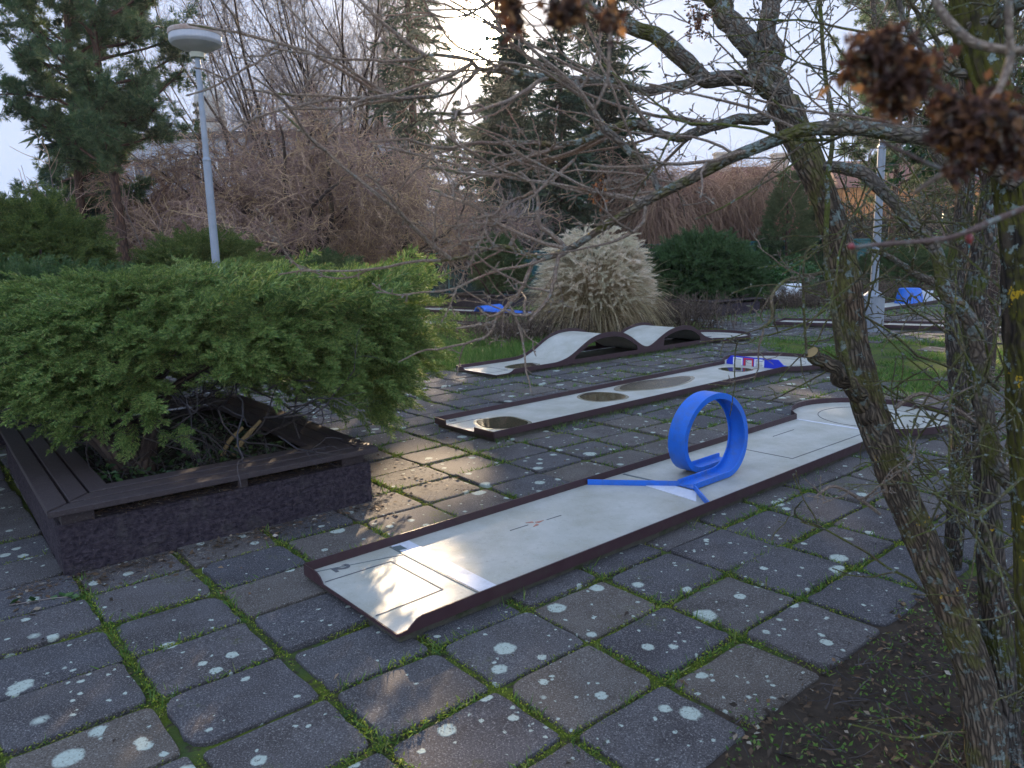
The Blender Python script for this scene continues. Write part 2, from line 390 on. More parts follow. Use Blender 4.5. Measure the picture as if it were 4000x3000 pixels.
for a in range(-26, 46):
    for b in range(-40, 52):
        c0 = G0 + (a+.5)*SU*GU + (b+.5)*SV*GV
        if c0[1] < 1.2 or c0[1] > 24 or not in_view(*c0) or no_slab(*c0): continue
        near = c0[1] < 9
        hu = SU/2 - .012 - rng.uniform(0, .014); hv = SV/2 - .011 - rng.uniform(0, .013)
        cz = rng.normal()*.004; tilt = rng.normal(size=2)*.012; rot = rng.normal()*.012; off = rng.normal(size=2)*.006
        worn = rng.random()
        rings = []
        nc = 4 if near else 2
        pts = []
        for qx, qy in ((1, 1), (-1, 1), (-1, -1), (1, -1)):
            cr = .018 + .05*rng.random()**2*(1.3 if worn > .6 else .6)
            a0 = math.atan2(qy, qx) - math.pi/4
            for t in np.linspace(0, math.pi/2, nc):
                pts.append(((hu-cr)*qx + cr*math.cos(a0+t), (hv-cr)*qy + cr*math.sin(a0+t)))
            if near:   # wavering edge towards the next corner
                nqx, nqy = (-1, 1) if (qx, qy) == (1, 1) else (-1, -1) if (qx, qy) == (-1, 1) else (1, -1) if (qx, qy) == (-1, -1) else (1, 1)
                for s_ in (.25, .5, .75):
                    ex, ey = qx*(1-s_) + nqx*s_, qy*(1-s_) + nqy*s_
                    w = rng.normal()*.0035
                    pts.append((hu*ex*(1 if abs(ex) < 1 else 1 + w/hu), hv*ey*(1 if abs(ey) < 1 else 1 + w/hv)))
        p = np.array(pts); cc, ss = math.cos(rot), math.sin(rot)
        n = len(p)
        allp = np.vstack([p*.93, p*.985, p, p])
        zz = np.concatenate([np.zeros(n), np.full(n, -.0015), np.full(n, -.008), np.full(n, -.05)]) + np.concatenate([allp[:n] @ tilt]*4) + cz
        q = np.c_[allp[:, 0]*cc - allp[:, 1]*ss, allp[:, 0]*ss + allp[:, 1]*cc] + off
        w = c0 + q[:, :1]*GU + q[:, 1:]*GV
        o = pv.n
        pv.add(np.c_[w, zz], np.arange(n))
        ii = np.arange(n); jj = (ii+1) % n
        for r in range(3): pv.f.append(np.c_[ii+r*n+n, jj+r*n+n, jj+r*n, ii+r*n] + o)
        joints.append((c0, a, b))
tag(pv.build('paving', SLAB), kind='structure')

# ------------------------------------------------------------------ minigolf lanes (local frame: x along, y across)
UJ, UC, RC, WD = 5.014, 5.55, .70, .90
def arc_pts(n=40):
    a = np.linspace(math.atan2(-.45, UJ-UC), 2*math.pi + math.atan2(.45, UJ-UC) - 0, n)
    a0 = math.atan2(-.45, UJ-UC); a1 = math.atan2(.45, UJ-UC)
    a = np.linspace(a0, a1, n)      # from -140 deg through 0 to +140 deg
    return np.c_[UC + RC*np.cos(a), .45 + RC*np.sin(a)]
def outline(x0=0.0):
    return np.vstack([[[x0, 0]], [[UJ, 0]], arc_pts()[1:-1], [[UJ, WD]], [[x0, WD]]])
def wall_path(mb, pts, tops, z0=.038, t=.007, z0s=None):
    p = np.asarray(pts, float); n = len(p); tops = np.zeros(n) + tops; bot = np.zeros(n) + z0 if z0s is None else np.asarray(z0s)
    d = np.gradient(p, axis=0)
    seg = nrm(np.diff(p, axis=0)); no = np.c_[seg[:, 1], -seg[:, 0]]
    vn = np.vstack([no[:1], no[:-1] + no[1:], no[-1:]]); den = np.concatenate([[1], np.maximum(.35, 1 + (no[:-1]*no[1:]).sum(1)), [1]])
    vn[0] = no[0]; vn[-1] = no[-1]; vn[1:-1] = vn[1:-1]/den[1:-1, None]
    q = p + vn*t
    V = np.vstack([np.c_[p, bot], np.c_[p, tops], np.c_[q, tops], np.c_[q, bot]])
    i = np.arange(n-1)
    f = np.vstack([np.c_[i + a*n, i+1 + a*n, i+1 + b*n, i + b*n] for a, b in ((0, 1), (1, 2), (2, 3), (3, 0))])[:, ::-1]
    o = mb.n
    mb.add(V, f); mb.f.append(np.array([[0, n, 2*n, 3*n]]) + o); mb.f.append(np.array([[n-1, 4*n-1, 3*n-1, 2*n-1]]) + o)

def flat_lane(t, seams=True, slope=0.0, front='open'):
    ol = outline()
    s = MB(); s.prism(ol, .0395, .050); surf = s.build('playing_surface', LANE, t)
    b = MB(); cen = ol.mean(0); bo = ol.copy()
    bo[:, 1] = .45 + (bo[:, 1]-.45)*.96; bo[:, 0] = np.where(bo[:, 0] < .01, .02, bo[:, 0])
    b.prism(bo, -.03, .0390); base = b.build('concrete_base', BASE, t, bevel=.006)
    r = MB(); A = arc_pts()
    if front == 'open':
        head = [(0, 0), (.05, 0), (.10, 0), (.13, 0)]; ht = [.054, .058, .092, .100]
        wall_path(r, np.vstack([head, [[UJ-.01, 0]], A, [[UJ-.01, WD]], [[0, WD]]]), np.concatenate([ht, np.full(len(A)+3, .100)]))
        wall_path(r, [(0, WD), (0, .76), (0, .72), (0, .69), (0, 0)], [.100, .100, .085, .054, .053])
    else:
        wall_path(r, np.vstack([[[0, 0]], [[UJ-.01, 0]], A, [[UJ-.01, WD]], [[0, WD]]]), np.full(len(A)+4, .100))
        if front == 'slot':
            wall_path(r, [(0, WD), (0, .717), (0, .715), (0, .278), (0, .276), (0, 0)], [.100, .100, .054, .054, .100, .100])
        else:
            wall_path(r, [(0, WD), (0, 0)], .100)
    rim = r.build('steel_rim', RIM, t)
    return surf, base, rim

def line_mesh(mb, a, b, w=.007, z=.0525):
    a = np.array(a, float); b = np.array(b, float); d = nrm(b-a); n = np.array([-d[1], d[0]])*w/2
    mb.prism([a-n, b-n, b+n, a+n], z-.003, z)
def circle_line(mb, c, r, w=.007, z=.0525, a0=0, a1=2*math.pi, n=48):
    a = np.linspace(a0, a1, n); ri, ro = r-w/2, r+w/2
    for k in range(n-1):
        p = [(c[0]+q*math.cos(x), c[1]+q*math.sin(x)) for q, x in ((ri, a[k]), (ro, a[k]), (ro, a[k+1]), (ri, a[k+1]))]
        mb.prism(p, z-.003, z)
def digit(txt, u, v, size, parent, mat):
    cu = bpy.data.curves.new('lane_number', 'FONT'); cu.body = txt; cu.size = size; cu.align_x = 'CENTER'; cu.align_y = 'CENTER'; cu.extrude = .0012; cu.offset = .0025
    o = bpy.data.objects.new('lane_number_curve', cu); C.objects.link(o)
    bpy.context.view_layer.update()
    me = bpy.data.meshes.new_from_object(o.evaluated_get(bpy.context.evaluated_depsgraph_get()))
    bpy.data.objects.remove(o)
    me.materials.clear(); me.materials.append(mat)
    q = bpy.data.objects.new('lane_number', me); C.objects.link(q); q.parent = parent
    q.location = (u, v, .0525); q.rotation_euler = (0, 0, -math.pi/2)
    return q
def tee_marks(t, surf, x1=.405):
    m = MB(); line_mesh(m, (.02, .715), (x1, .708)); line_mesh(m, (x1, .708), (x1, .23)); line_mesh(m, (x1, .23), (.02, .217)); m.build('tee_line', LINE, surf)

def sweep(mb, path, nvec, side, prof):
    """closed profile (a along side, b along nvec) swept along path"""
    path = np.asarray(path); n = len(path); k = len(prof); pr = np.asarray(prof)
    V = path[:, None] + pr[None, :, 0:1]*np.asarray(side)[:, None] + pr[None, :, 1:2]*np.asarray(nvec)[:, None]
    i = np.arange(n-1)[:, None]*k; j = np.arange(k)[None]; j2 = (j+1) % k
    o = mb.n
    mb.add(V.reshape(-1, 3), np.stack([i+j, i+j2, i+k+j2, i+k+j], -1).reshape(-1, 4))
    mb.f.append(np.arange(k)[None][:, ::-1] + o); mb.f.append(np.arange(k)[None] + o + (n-1)*k)

# --- lane 2 with the blue loop
L2 = thing('minigolf_lane', 'long pale minigolf lane numbered 2 with a blue loop standing on it', 'minigolf lane', (*O2, 0), .7078, 'minigolf lanes on the paving')
surf, _, _ = flat_lane(L2)
tee_marks(L2, surf)
digit('2', .160, .815, .135, surf, LINE)
m = MB(); m.prism([(.517, .012), (.622, .012), (.636, .888), (.517, .888)], .0495, .0535); m.build('patched_strip', STRIP, surf)
m = MB(); line_mesh(m, (.508, .015), (.508, .885), .010, .0535); line_mesh(m, (.03, .87), (.50, .74), .005); m.build('seam', DARKPATCH, surf)
m = MB(); m.prism([(.515, .80), (.56, .79), (.56, .86), (.515, .87)], .0535, .055); m.build('seam_tape', DARKPATCH, surf)
m = MB(); m.prism([(2.36, .14), (2.53, .26), (2.53, .46), (2.40, .62)], .0495, .0535); m.build('patched_strip', STRIP, surf)
m = MB(); line_mesh(m, (2.54, .46), (2.50, .88), .02, .0535); m.build('seam', DARKPATCH, surf)
m = MB()
for pl in ([(1.36, .60), (1.42, .585), (1.37, .575)], [(1.31, .63), (1.35, .60), (1.355, .62)], [(1.30, .55), (1.35, .575), (1.345, .55)]): m.prism(pl, .0495, .053)
m.build('red_mark', REDMARK, surf)
for ln in (((1.16, .60), (1.30, .595), .004), ((1.44, .58), (1.56, .575), .004), ((3.72, .225), (4.96, .20), .007), ((3.72, .229), (3.71, .70), .007), ((4.25, .70), (4.6, .70), .006)):
    m = MB(); line_mesh(m, *ln); m.build('marking_line', LINE, surf)
m = MB(); circle_line(m, (UC, .45), .46); m.build('marking_line', LINE, surf)
m = MB(); m.prism([(4.985, .01), (5.02, .01), (5.02, .89), (4.985, .89)], .0495, .0532); m.build('patched_strip', STRIP, surf)
lp = MB(); CU, CZ, RR = 2.945, .355, .300
path, nv, sd = [], [], []
for u in np.linspace(2.54, 2.93, 8): path.append((u, .355, .056)); nv.append((0, 0, 1)); sd.append((0, 1, 0))
for q in np.linspace(0, 1, 90):
    ph = -math.pi/2 + q*2*math.pi; s = q*q*(3-2*q)
    path.append((CU + RR*math.cos(ph), .355 + .205*(.5*q + .5*s), CZ + RR*math.sin(ph))); nv.append((-math.cos(ph), 0, -math.sin(ph))); sd.append((0, 1, 0))
for u in np.linspace(2.96, 3.335, 8): path.append((u, .56, .056)); nv.append((0, 0, 1)); sd.append((0, 1, 0))
h = .043
sweep(lp, path, nv, sd, [(-.072, 0), (-.072, h), (-.062, h), (-.060, .012), (.060, .012), (.062, h), (.072, h), (.072, 0)])
loop = lp.build('loop', BLUE, L2, smooth=False)
mod = loop.modifiers.new('bevel', 'BEVEL'); mod.width = .002; mod.segments = 1; mod.limit_method = 'ANGLE'
for nm, a, b in (('guide_rail', (2.133, .893), (2.545, .425)), ('guide_rail', (2.317, .008), (2.545, .285))):
    m = MB(); line_mesh(m, a, b, .010, .088); line_mesh(m, np.array(a)+(.014, 0), np.array(b)+(.014, 0), .03, .0535)
    m.v[0][:4, 2] = .051; m.build(nm, BLUE, loop)

# --- lane 3 with blue board of three gates, and puddles
L3 = thing('minigolf_lane', 'minigolf lane with a blue board of three gates and puddles along it', 'minigolf lane', (*O3, 0), .7150, 'minigolf lanes on the paving')
surf, _, _ = flat_lane(L3, front='slot'); tee_marks(L3, surf)
digit('3', .15, .82, .115, surf, LINE)
g = MB(); bx = 5.035
ws = [(.30, .45), (.465, .615), (.63, .78)]
ops = [(a+.022, b-.022) for a, b in ws]
top = .175
poly_segs = []
def board(mb, y0, y1, z0, z1): mb.box((bx, y0, z0), (bx+.018, y1, z1))
# board outline with cut corners, gates left open
xs = [.012] + [v for o_ in ops for v in o_] + [.888]
board(g, .10, ops[0][0], .052, top); board(g, ops[0][1], ops[1][0], .052, top); board(g, ops[1][1], ops[2][0], .052, top); board(g, ops[2][1], .82, .052, top)
for a, b in ops: board(g, a, b, .132, top)
for ya, yb in ((.10, .012), (.82, .888)):
    v = [(bx, ya, .052), (bx, ya, top), (bx, yb, .10), (bx, yb, .052)]; v2 = [(x+.018, y, z) for x, y, z in v]
    g.add(v+v2, [[0, 1, 2, 3], [7, 6, 5, 4], [0, 4, 5, 1], [1, 5, 6, 2], [2, 6, 7, 3], [3, 7, 4, 0]])
gb = g.build('gate_board', BLUE2, L3)
for k_, (a, b) in enumerate(ws):
    m = MB(); x0_, x1_ = bx-.006, bx+.024
    m.box((x0_, a, .052), (x1_, a+.022, .138)); m.box((x0_, b-.022, .052), (x1_, b, .138)); m.box((x0_, a, .1385), (x1_, b, .158))
    m.build('gate_frame', REDP if k_ == 1 else WHITEP, gb, bevel=.004)
m = MB(); m.box((bx-.002, -.014, .05), (bx+.02, .010, .108)); m.build('clamp', BLUE, gb)
m = MB(); circle_line(m, (UC+.05, .45), .40); m.build('marking_line', LINE, surf)

def m_water(name, c, ro=.02, bump=0.0, sc=30):
    k = NT(name, ro, .5); p = k.pos(); n = k.noise(p, 14, 4, .6)
    k.col(k.mix(n, tuple(x*.6 for x in c), c)); k.b.inputs['IOR'].default_value = 1.33
    if bump: k.bump(k.noise(p, sc, 3, .6), bump, .006)
    return k.m
WATER = m_water('puddle_water', (.080, .062, .036), .02, .06, 16)
ICE = m_water('icy_puddle', (.10, .085, .055), .08, .5, 55)
WETRING = m_simple('damp_board', (.26, .225, .16), .18, .5, .3, 14)
def blob(cu, cv, au, av, seed, n=40, am=.12):
    r_ = np.random.default_rng(seed); a = np.linspace(0, 2*math.pi, n, endpoint=False); rr = np.ones(n)
    for k in range(1, 6): rr += am/k**.7*r_.normal()*np.cos(k*a + r_.uniform(0, 6.28))*.6
    return np.c_[cu + au*rr*np.cos(a), cv + av*rr*np.sin(a)]
def puddle(O, yaw, cu, cv, au, av, seed, mat, label, group='puddles on the lanes', name='puddle'):
    t = thing(name, label, 'puddle', (O[0], O[1], 0), yaw, group)
    p = blob(cu, cv, au, av, seed); c = np.array([cu, cv])
    lim = lambda q: np.c_[q[:, 0], np.clip(q[:, 1], .015, .885)]
    m = MB(); m.prism(lim(c + (p-c)*1.0), .0495, .0545); m.build('water', mat, t)
    m = MB(); m.prism(lim(c + (p-c)*1.14), .0490, .0522); m.build('damp_edge', WETRING, t)
    return t
puddle(O3, .7150, .42, .42, .24, .25, 3, WATER, 'sunlit puddle on the tee end of the lane with three gates')
puddle(O3, .7150, 2.06, .57, .25, .26, 5, WATER, 'brown puddle midway along the lane with three gates, nearest the blue loop')
puddle(O3, .7150, 3.20, .62, .62, .23, 8, ICE, 'longest, ice-skinned puddle on the lane with three gates')
puddle(O3, .7150, 4.66, .50, .17, .20, 12, WATER, 'small puddle right before the blue board with gates')

# --- lane with two humps
L5 = thing('minigolf_lane', 'minigolf lane with two wavy humps beside the lawn and pampas grass', 'minigolf lane', (*O5, 0), .7020, 'minigolf lanes on the paving')
rp = np.array([(0, .10), (1.0, .10), (1.15, .101), (1.35, .14), (1.52, .216), (1.68, .305), (1.845, .385), (2.05, .435), (2.25, .448), (2.45, .435), (2.62, .395), (2.81, .30), (2.98, .19), (3.10, .135), (3.17, .125), (3.25, .14), (3.454, .239), (3.6, .305), (3.729, .352), (3.95, .39), (4.13, .400), (4.33, .372), (4.48, .301), (4.6, .22), (4.75, .14), (4.9, .103), (5.014, .10)])
us = np.linspace(0, UJ, 160); hz = np.interp(us, rp[:, 0], rp[:, 1])
for _ in range(6): hz[1:-1] = .25*hz[:-2] + .5*hz[1:-1] + .25*hz[2:]
surf_z = hz - .050
s = MB(); n = len(us)
V = np.vstack([np.c_[us, np.zeros(n), surf_z], np.c_[us, np.full(n, WD), surf_z], np.c_[us, np.zeros(n), surf_z-.011], np.c_[us, np.full(n, WD), surf_z-.011]]); i = np.arange(n-1)
s.add(V, np.vstack([np.c_[i, i+1, i+1+n, i+n], np.c_[i+2*n, i+3*n, i+1+3*n, i+1+2*n]]))
A = arc_pts(); s.prism(np.vstack([A, [[UJ+.001, WD]], [[UJ+.001, 0]]]), .0395, .050)
surf = s.build('playing_surface', LANE, L5); tee_marks(L5, surf)
m = MB(); line_mesh(m, (.10, .82), (.22, .81), .012); line_mesh(m, (.10, .82), (.115, .79), .01); m.build('lane_number', LINE, surf)
m = MB(); circle_line(m, (UC, .45), .40); m.build('marking_line', LINE, surf)
m = MB(); circle_line(m, (UC-.12, .45), .052, .06); m.build('hole', LINE, surf)
r = MB()
lo = np.where((us > 1.5) & (us < 2.93), hz-.075, np.where((us > 3.58) & (us < 4.58), hz-.075, .038)); lo = np.maximum(lo, .038)
k0 = us > .12
for side in (0, 1):
    y = -.008 if side == 0 else WD
    hh = hz.copy()
    if side == 0: hh = np.where(us < .30, np.interp(us, [0, .22, .30, .36], [.052, .054, .08, .10]), hz)
    V = np.vstack([np.c_[us, np.full(n, y), lo], np.c_[us, np.full(n, y), hh], np.c_[us, np.full(n, y+.008), hh], np.c_[us, np.full(n, y+.008), lo]])
    r.add(V, np.vstack([np.c_[i+a*n, i+1+a*n, i+1+b*n, i+b*n] for a, b in ((0, 1), (1, 2), (2, 3), (3, 0))])[:, ::-1])
    r.box((1.45, y-.002, .036), (4.75, y+.010, .102))
wall_path(r, A, .100); wall_path(r, [(0, WD), (0, .78), (0, .74), (0, .70), (0, 0)], [.100, .100, .085, .054, .053])
r.build('steel_rim', RIM, L5)
b = MB()
for u0 in np.arange(.02, 5.0, .25): b.box((u0, .02, -.03), (u0+.236, .88, .030 + rng.uniform(-.003, .003)))
b.prism(np.c_[UC + .66*np.cos(np.linspace(0, 6.2, 40)), .45 + .66*np.sin(np.linspace(0, 6.2, 40))], -.03, .028)
b.build('brick_base', BASE, L5, bevel=.006)
puddle(O5, .7020, .82, .38, .30, .16, 21, WATER, 'puddle on the tee end of the wavy lane with two humps')

# --- lanes farther back
LA = thing('minigolf_lane', 'plain minigolf lane behind the grey lamp base, short end towards the paving', 'minigolf lane', (5.57, 15.95, 0), math.radians(-34), 'minigolf lanes on the paving')
flat_lane(LA, front='closed')
LB = thing('minigolf_lane', 'far minigolf lane with a blue cone and white panel, behind the grey lamp post', 'minigolf lane', (8.45, 18.0, 0), math.radians(40), 'minigolf lanes on the paving')
surf, _, _ = flat_lane(LB, front='slot')
def lathe(mb, prof, n=32, c=(0, 0, 0)):
    p = np.asarray(prof, float); k = len(p); a = np.linspace(0, 2*math.pi, n, endpoint=False)
    V = np.stack([p[None, :, 0]*np.cos(a)[:, None] + c[0], p[None, :, 0]*np.sin(a)[:, None] + c[1], np.repeat(p[None, :, 1], n, 0) + c[2]], -1)
    i = np.arange(n)[:, None]; j = np.arange(k-1)[None]; i2 = (i+1) % n
    mb.add(V.reshape(-1, 3), np.stack([i*k+j, i2*k+j, i2*k+j+1, i*k+j+1], -1).reshape(-1, 4))
m = MB(); lathe(m, [(.37, .052), (.36, .08), (.275, .44), (.26, .455), (.05, .46), (.045, .40), (0, .40)], 36, (3.55, .42, 0)); m.build('cone', BLUE, LB, smooth=False)
m = MB(); m.box((4.25, .1, .05), (4.29, .80, .36)); m.build('panel', WHITEP, LB, bevel=.01)
LE = thing('minigolf_lane', 'far minigolf lane with a small blue arch and blue ramps, left of the pampas grass', 'minigolf lane', (1.97, 19.69, 0), math.radians(140), 'minigolf lanes on the paving')
surf, _, _ = flat_lane(LE)
m = MB(); a = np.linspace(0, math.pi, 24)
sweep(m, np.c_[2.95 + .17*np.cos(a), np.full(24, .45), .052 + .17*np.sin(a)], np.c_[np.cos(a), 0*a, np.sin(a)], np.tile([0, 1, 0], (24, 1)), [(-.43, 0), (-.43, .03), (.43, .03), (.43, 0)])
arch = m.build('arch', BLUE, LE)
m = MB(); m.add([(2.76, .03, .05), (2.76, .87, .05), (2.76, .87, .12), (2.76, .03, .12), (1.75, .03, .05), (1.75, .87, .05)], [[0, 1, 2, 3]]); m.f += [np.array([[3, 2, 5, 4]]), np.array([[0, 4, 5, 1]])]; m.build('ramp', BLUE, LE)
m = MB(); m.add([(1.35, .03, .052), (1.35, .87, .052), (.60, .87, .17), (.60, .03, .17), (.60, .03, .05), (.60, .87, .05)], [[0, 1, 2, 3]]); m.f += [np.array([[3, 2, 5, 4]])]; m.build('ramp', BLUE, LE)
LF = thing('minigolf_lane', 'wet glistening minigolf lane beside the lawn, half behind the big juniper', 'minigolf lane', (.05, 16.95, 0), math.radians(136), 'minigolf lanes on the paving')
flat_lane(LF, front='closed')
puddle((.05, 16.95), math.radians(136), 1.3, .42, .8, .33, 31, WATER, 'broad glistening puddle on the wet lane beside the lawn')
LT = thing('minigolf_lane', 'most distant minigolf lane carrying a white pipe, behind dry shrubs', 'minigolf lane', (7.0, 21.6, 0), math.radians(35), 'minigolf lanes on the paving')
surf, _, _ = flat_lane(LT, front='closed')
m = MB(); a = np.linspace(0, 2*math.pi, 33)
X0, X1 = 1.85, 2.72
for rr, fl in ((.215, 1), (.18, -1)):
    V = np.vstack([np.c_[np.full(33, X0), .45 + rr*np.cos(a), .315 + rr*np.sin(a)], np.c_[np.full(33, X1), .45 + rr*np.cos(a), .315 + rr*np.sin(a)]]); i = np.arange(32)
    m.add(V, np.c_[i, i+1, i+34, i+33][:, ::fl])
for X_ in (X0, X1):
    V = np.vstack([np.c_[np.full(33, X_), .45 + q*np.cos(a), .315 + q*np.sin(a)] for q in (.18, .215)]); m.add(V, np.c_[i, i+1, i+34, i+33])
m.box((1.95, .38, .05), (2.05, .52, .10)); m.box((2.3, .38, .05), (2.4, .52, .10))
m.build('pipe', WHITEP, LT)

# ------------------------------------------------------------------ planters with bench tops
def m_roughcast():
    k = NT('dark_roughcast', .95, .2); p = k.pos(); a = k.noise(p, 42, 4, .6); b = k.noise(p, 110, 3, .6)
    c = k.mix(k.ramp(a, [(.35, 0.0), (.65, 1.0)]), (.026, .020, .027), (.075, .056, .064)); c = k.mix(k.ramp(k.noise(p, 4, 4, .7), [(.52, 0.0), (.75, .6)]), c, (.10, .085, .075)); c = k.mix(k.ramp(b, [(.68, 0.0), (.72, .5)]), c, (.20, .19, .18))
    k.col(c); k.bump(k.mth('ADD', a, k.mth('MULTIPLY', b, .5)), 1.0, .03); return k.m
PLWALL = m_roughcast()
def m_plank():
    k = NT('weathered_dark_plank', .6, .35); p = k.obj()
    n = k.noise(k.vm(p, (3, 3, 3)), 6, 5, .65); g = k.noise(p, 90, 3, .7)
    c = k.mix(n, (.022, .014, .015), (.060, .042, .040)); c = k.mix(k.ramp(g, [(.55, 0.0), (.72, .6)]), c, (.12, .11, .105))
    k.col(c); k.bump(g, .35, .004); return k.m
PLANK = m_plank()
SOIL = m_simple('planter_soil', (.030, .024, .018), .95, .1, .5, 20, .9, dirt=(.03, .05, .015), dirtamt=.6)
def planter(label, x, y, rz, L=1.87, W=2.95, wall=.285, top=.392):
    t = thing('planter', label, 'planter', (x, y, 0), rz, 'planters with bench tops')
    m = MB(); T = .15
    def gridbox(lo, hi, nu, nz):
        m.box(lo, hi)
    m.box((0, 0, -.05), (L, T, wall)); m.box((0, W-T, -.05), (L, W, wall)); m.box((0, T, -.05), (T, W-T, wall)); m.box((L-T, T, -.05), (L, W-T, wall))
    w = m.build('wall', PLWALL, t)
    sb = w.modifiers.new('sub', 'SUBSURF'); sb.subdivision_type = 'SIMPLE'; sb.levels = sb.render_levels = 5
    tx = bpy.data.textures.get('roughcast') or bpy.data.textures.new('roughcast', 'CLOUDS'); tx.noise_scale = .022; tx.noise_depth = 3
    dm = w.modifiers.new('rough', 'DISPLACE'); dm.texture = tx; dm.strength = .014; dm.mid_level = .6
    s = MB(); s.box((T, T, .1), (L-T, W-T, .262)); s.build('soil', SOIL, t)
    for j in range(3):
        e0 = -.045 + j*.121; e1 = e0 + .106; dz = rng.normal(size=4)*.002
        quads = [[(e0, e0), (L-e0, e0), (L-e1, e1), (e1, e1)], [(L-e0, e0), (L-e0, W-e0), (L-e1, W-e1), (L-e1, e1)],
                 [(L-e0, W-e0), (e0, W-e0), (e1, W-e1), (L-e1, W-e1)], [(e0, W-e0), (e0, e0), (e1, e1), (e1, W-e1)]]
        for q, p in enumerate(quads):
            p = np.array(p); c = p.mean(0); p = c + (p-c)*.999
            b = MB(); b.prism(p, top-.036+dz[q], top+dz[q]); b.build('plank', PLANK, t, bevel=.004)
    for (px, py, sx, sy) in ((.02, .02, .16, .10), (L-.20, .02, .16, .10), (L*.52, .02, .06, .22), (.02, W*.5, .22, .06), (.02, W-.14, .16, .1), (L-.24, W*.5, .22, .06), (L-.2, W-.14, .16, .1)):
        b = MB(); b.box((px, py, wall-.004), (px+sx, py+sy, top-.040)); b.build('support', PLANK, t)
    return t
PA = math.radians(38.2)
planter('large dark planter with bench planks in front, under the big juniper', -2.46, 3.87, PA)
planter('dark planter half hidden behind the big juniper, farther left', -5.8, 6.2, PA)
planter('dark planter under the rounded juniper right of the pampas grass', 4.85, 18.38, math.radians(33))
planter('distant dark planter just left of the pampas grass, near the fence', -.35, 23.2, math.radians(40))

# ------------------------------------------------------------------ lamp posts
ENAMEL = m_simple('grey_white_enamel', (.42, .41, .43), .45, .4, .12, 6, dirt=(.28, .24, .22), dirtamt=.3)
RUST = m_simple('rusty_lid', (.42, .33, .28), .7, .3, .3, 4, dirt=(.22, .09, .04), dirtamt=.9)
CREAM = m_simple('cream_plastic', (.50, .49, .38), .5, .4, .08, 9)
GALV = m_simple('galvanised_steel', (.26, .28, .31), .5, .5, .2, 5, .1, .35, dirt=(.16, .17, .18), dirtamt=.5)
def lamp(label, x, y, zh, joint=3.45, box=False):
    t = thing('street_lamp', label, 'street lamp', (x, y, 0), 0, 'drum-headed street lamps')
    m = MB(); lathe(m, [(0, -.05), (.072, -.05), (.070, joint-.03), (.077, joint), (.056, joint+.05), (0, joint+.05)], 20); p = m.build('lower_pole', GALV, t, smooth=False)
    m = MB(); lathe(m, [(.054, joint+.03), (.046, zh)], 16); m.build('upper_pole', GALV, t, smooth=True)
    m = MB(); lathe(m, [(.04, zh-.012), (.118, zh-.012), (.130, zh+.07), (.10, zh+.075), (.04, zh+.075)], 28); m.build('collar', CREAM, t)
    m = MB(); lathe(m, [(.10, zh+.074), (.14, zh+.085), (.28, zh+.135), (.405, zh+.20), (.433, zh+.235), (.440, zh+.255), (.434, zh+.36), (.0, zh+.37)], 48); m.build('lamp_bowl', ENAMEL, t, smooth=False)
    m = MB(); lathe(m, [(.37, zh+.335), (.445, zh+.352), (.449, zh+.41), (.438, zh+.430), (.28, zh+.448), (0, zh+.456)], 48); m.build('lid', RUST, t)
    if box:
        m = MB(); lathe(m, [(.0, -.05), (.200, -.05), (.200, .655), (.206, .66), (.206, .685), (.10, .765), (.082, .775)], 28); bx_ = m.build('base_box', GALV, t)
        m = MB(); m.box((-.13, -.206, .1), (-.125, -.196, .6)); m.build('door_seam', LINE, bx_)
    return t
lamp('tall drum-headed street lamp behind the big juniper', -5.36, 14.0, 5.19)
lamp('street lamp with a wide cylindrical grey base box beside the lawn', 7.03, 14.6, 5.0, box=True)
lamp('distant street lamp standing behind the pampas grass', 2.83, 33.0, 5.25, joint=3.3)

# ------------------------------------------------------------------ fence
TEAL = m_simple('teal_steel', (.045, .16, .17), .6, .4, .2, 5)
def m_net():
    k = NT('green_screen_net', .8, .2); p = k.uvw()
    k.col(k.mix(k.noise(p, 1.2, 4, .6), (.030, .110, .115), (.075, .20, .20)))
    w = k.n('ShaderNodeTexWave', Scale=9.0, Distortion=.6); k.put(w.inputs['Vector'], p)
    tr = k.n('ShaderNodeBsdfTransparent'); x = k.n('ShaderNodeMixShader')
    k.put(x.inputs[0], k.ramp(k.noise(p, 5, 3), [(.3, .45), (.7, .80)])); k.L.new(tr.outputs[0], x.inputs[1]); k.L.new(k.b.outputs[0], x.inputs[2]); k.L.new(x.outputs[0], k.out.inputs['Surface'])
    return k.m
NET = m_net()
def fence(label, a, b, h=1.75, step=2.4):
    a = np.array(a, float); b = np.array(b, float); d = b-a; L = np.linalg.norm(d); n = max(1, round(L/step))
    t = thing('mesh_fence', label, 'fence', (a[0], a[1], 0), math.atan2(d[1], d[0]), 'green mesh fences at the back')
    for k in range(n):
        x0, x1 = k*L/n + .03, (k+1)*L/n - .03
        m = MB(); m.box((x0, -.004, .06), (x1, .004, h-.06)); pn = m.build('net_panel', NET, t)
    for k in range(n+1):
        m = MB(); m.box((k*L/n-.03, -.03, -.1), (k*L/n+.03, .03, h)); m.build('post', TEAL, t)
    m = MB(); m.box((.03, -.02, h-.055), (L-.03, .02, h-.01)); m.build('top_rail', TEAL, t)
fence('green mesh fence left of and behind the pampas grass', (-7.5, 28.6), (3.0, 28.0))
fence('green mesh fence right of the pampas grass, behind the round juniper', (3.6, 31.0), (19, 31.5), 1.9)

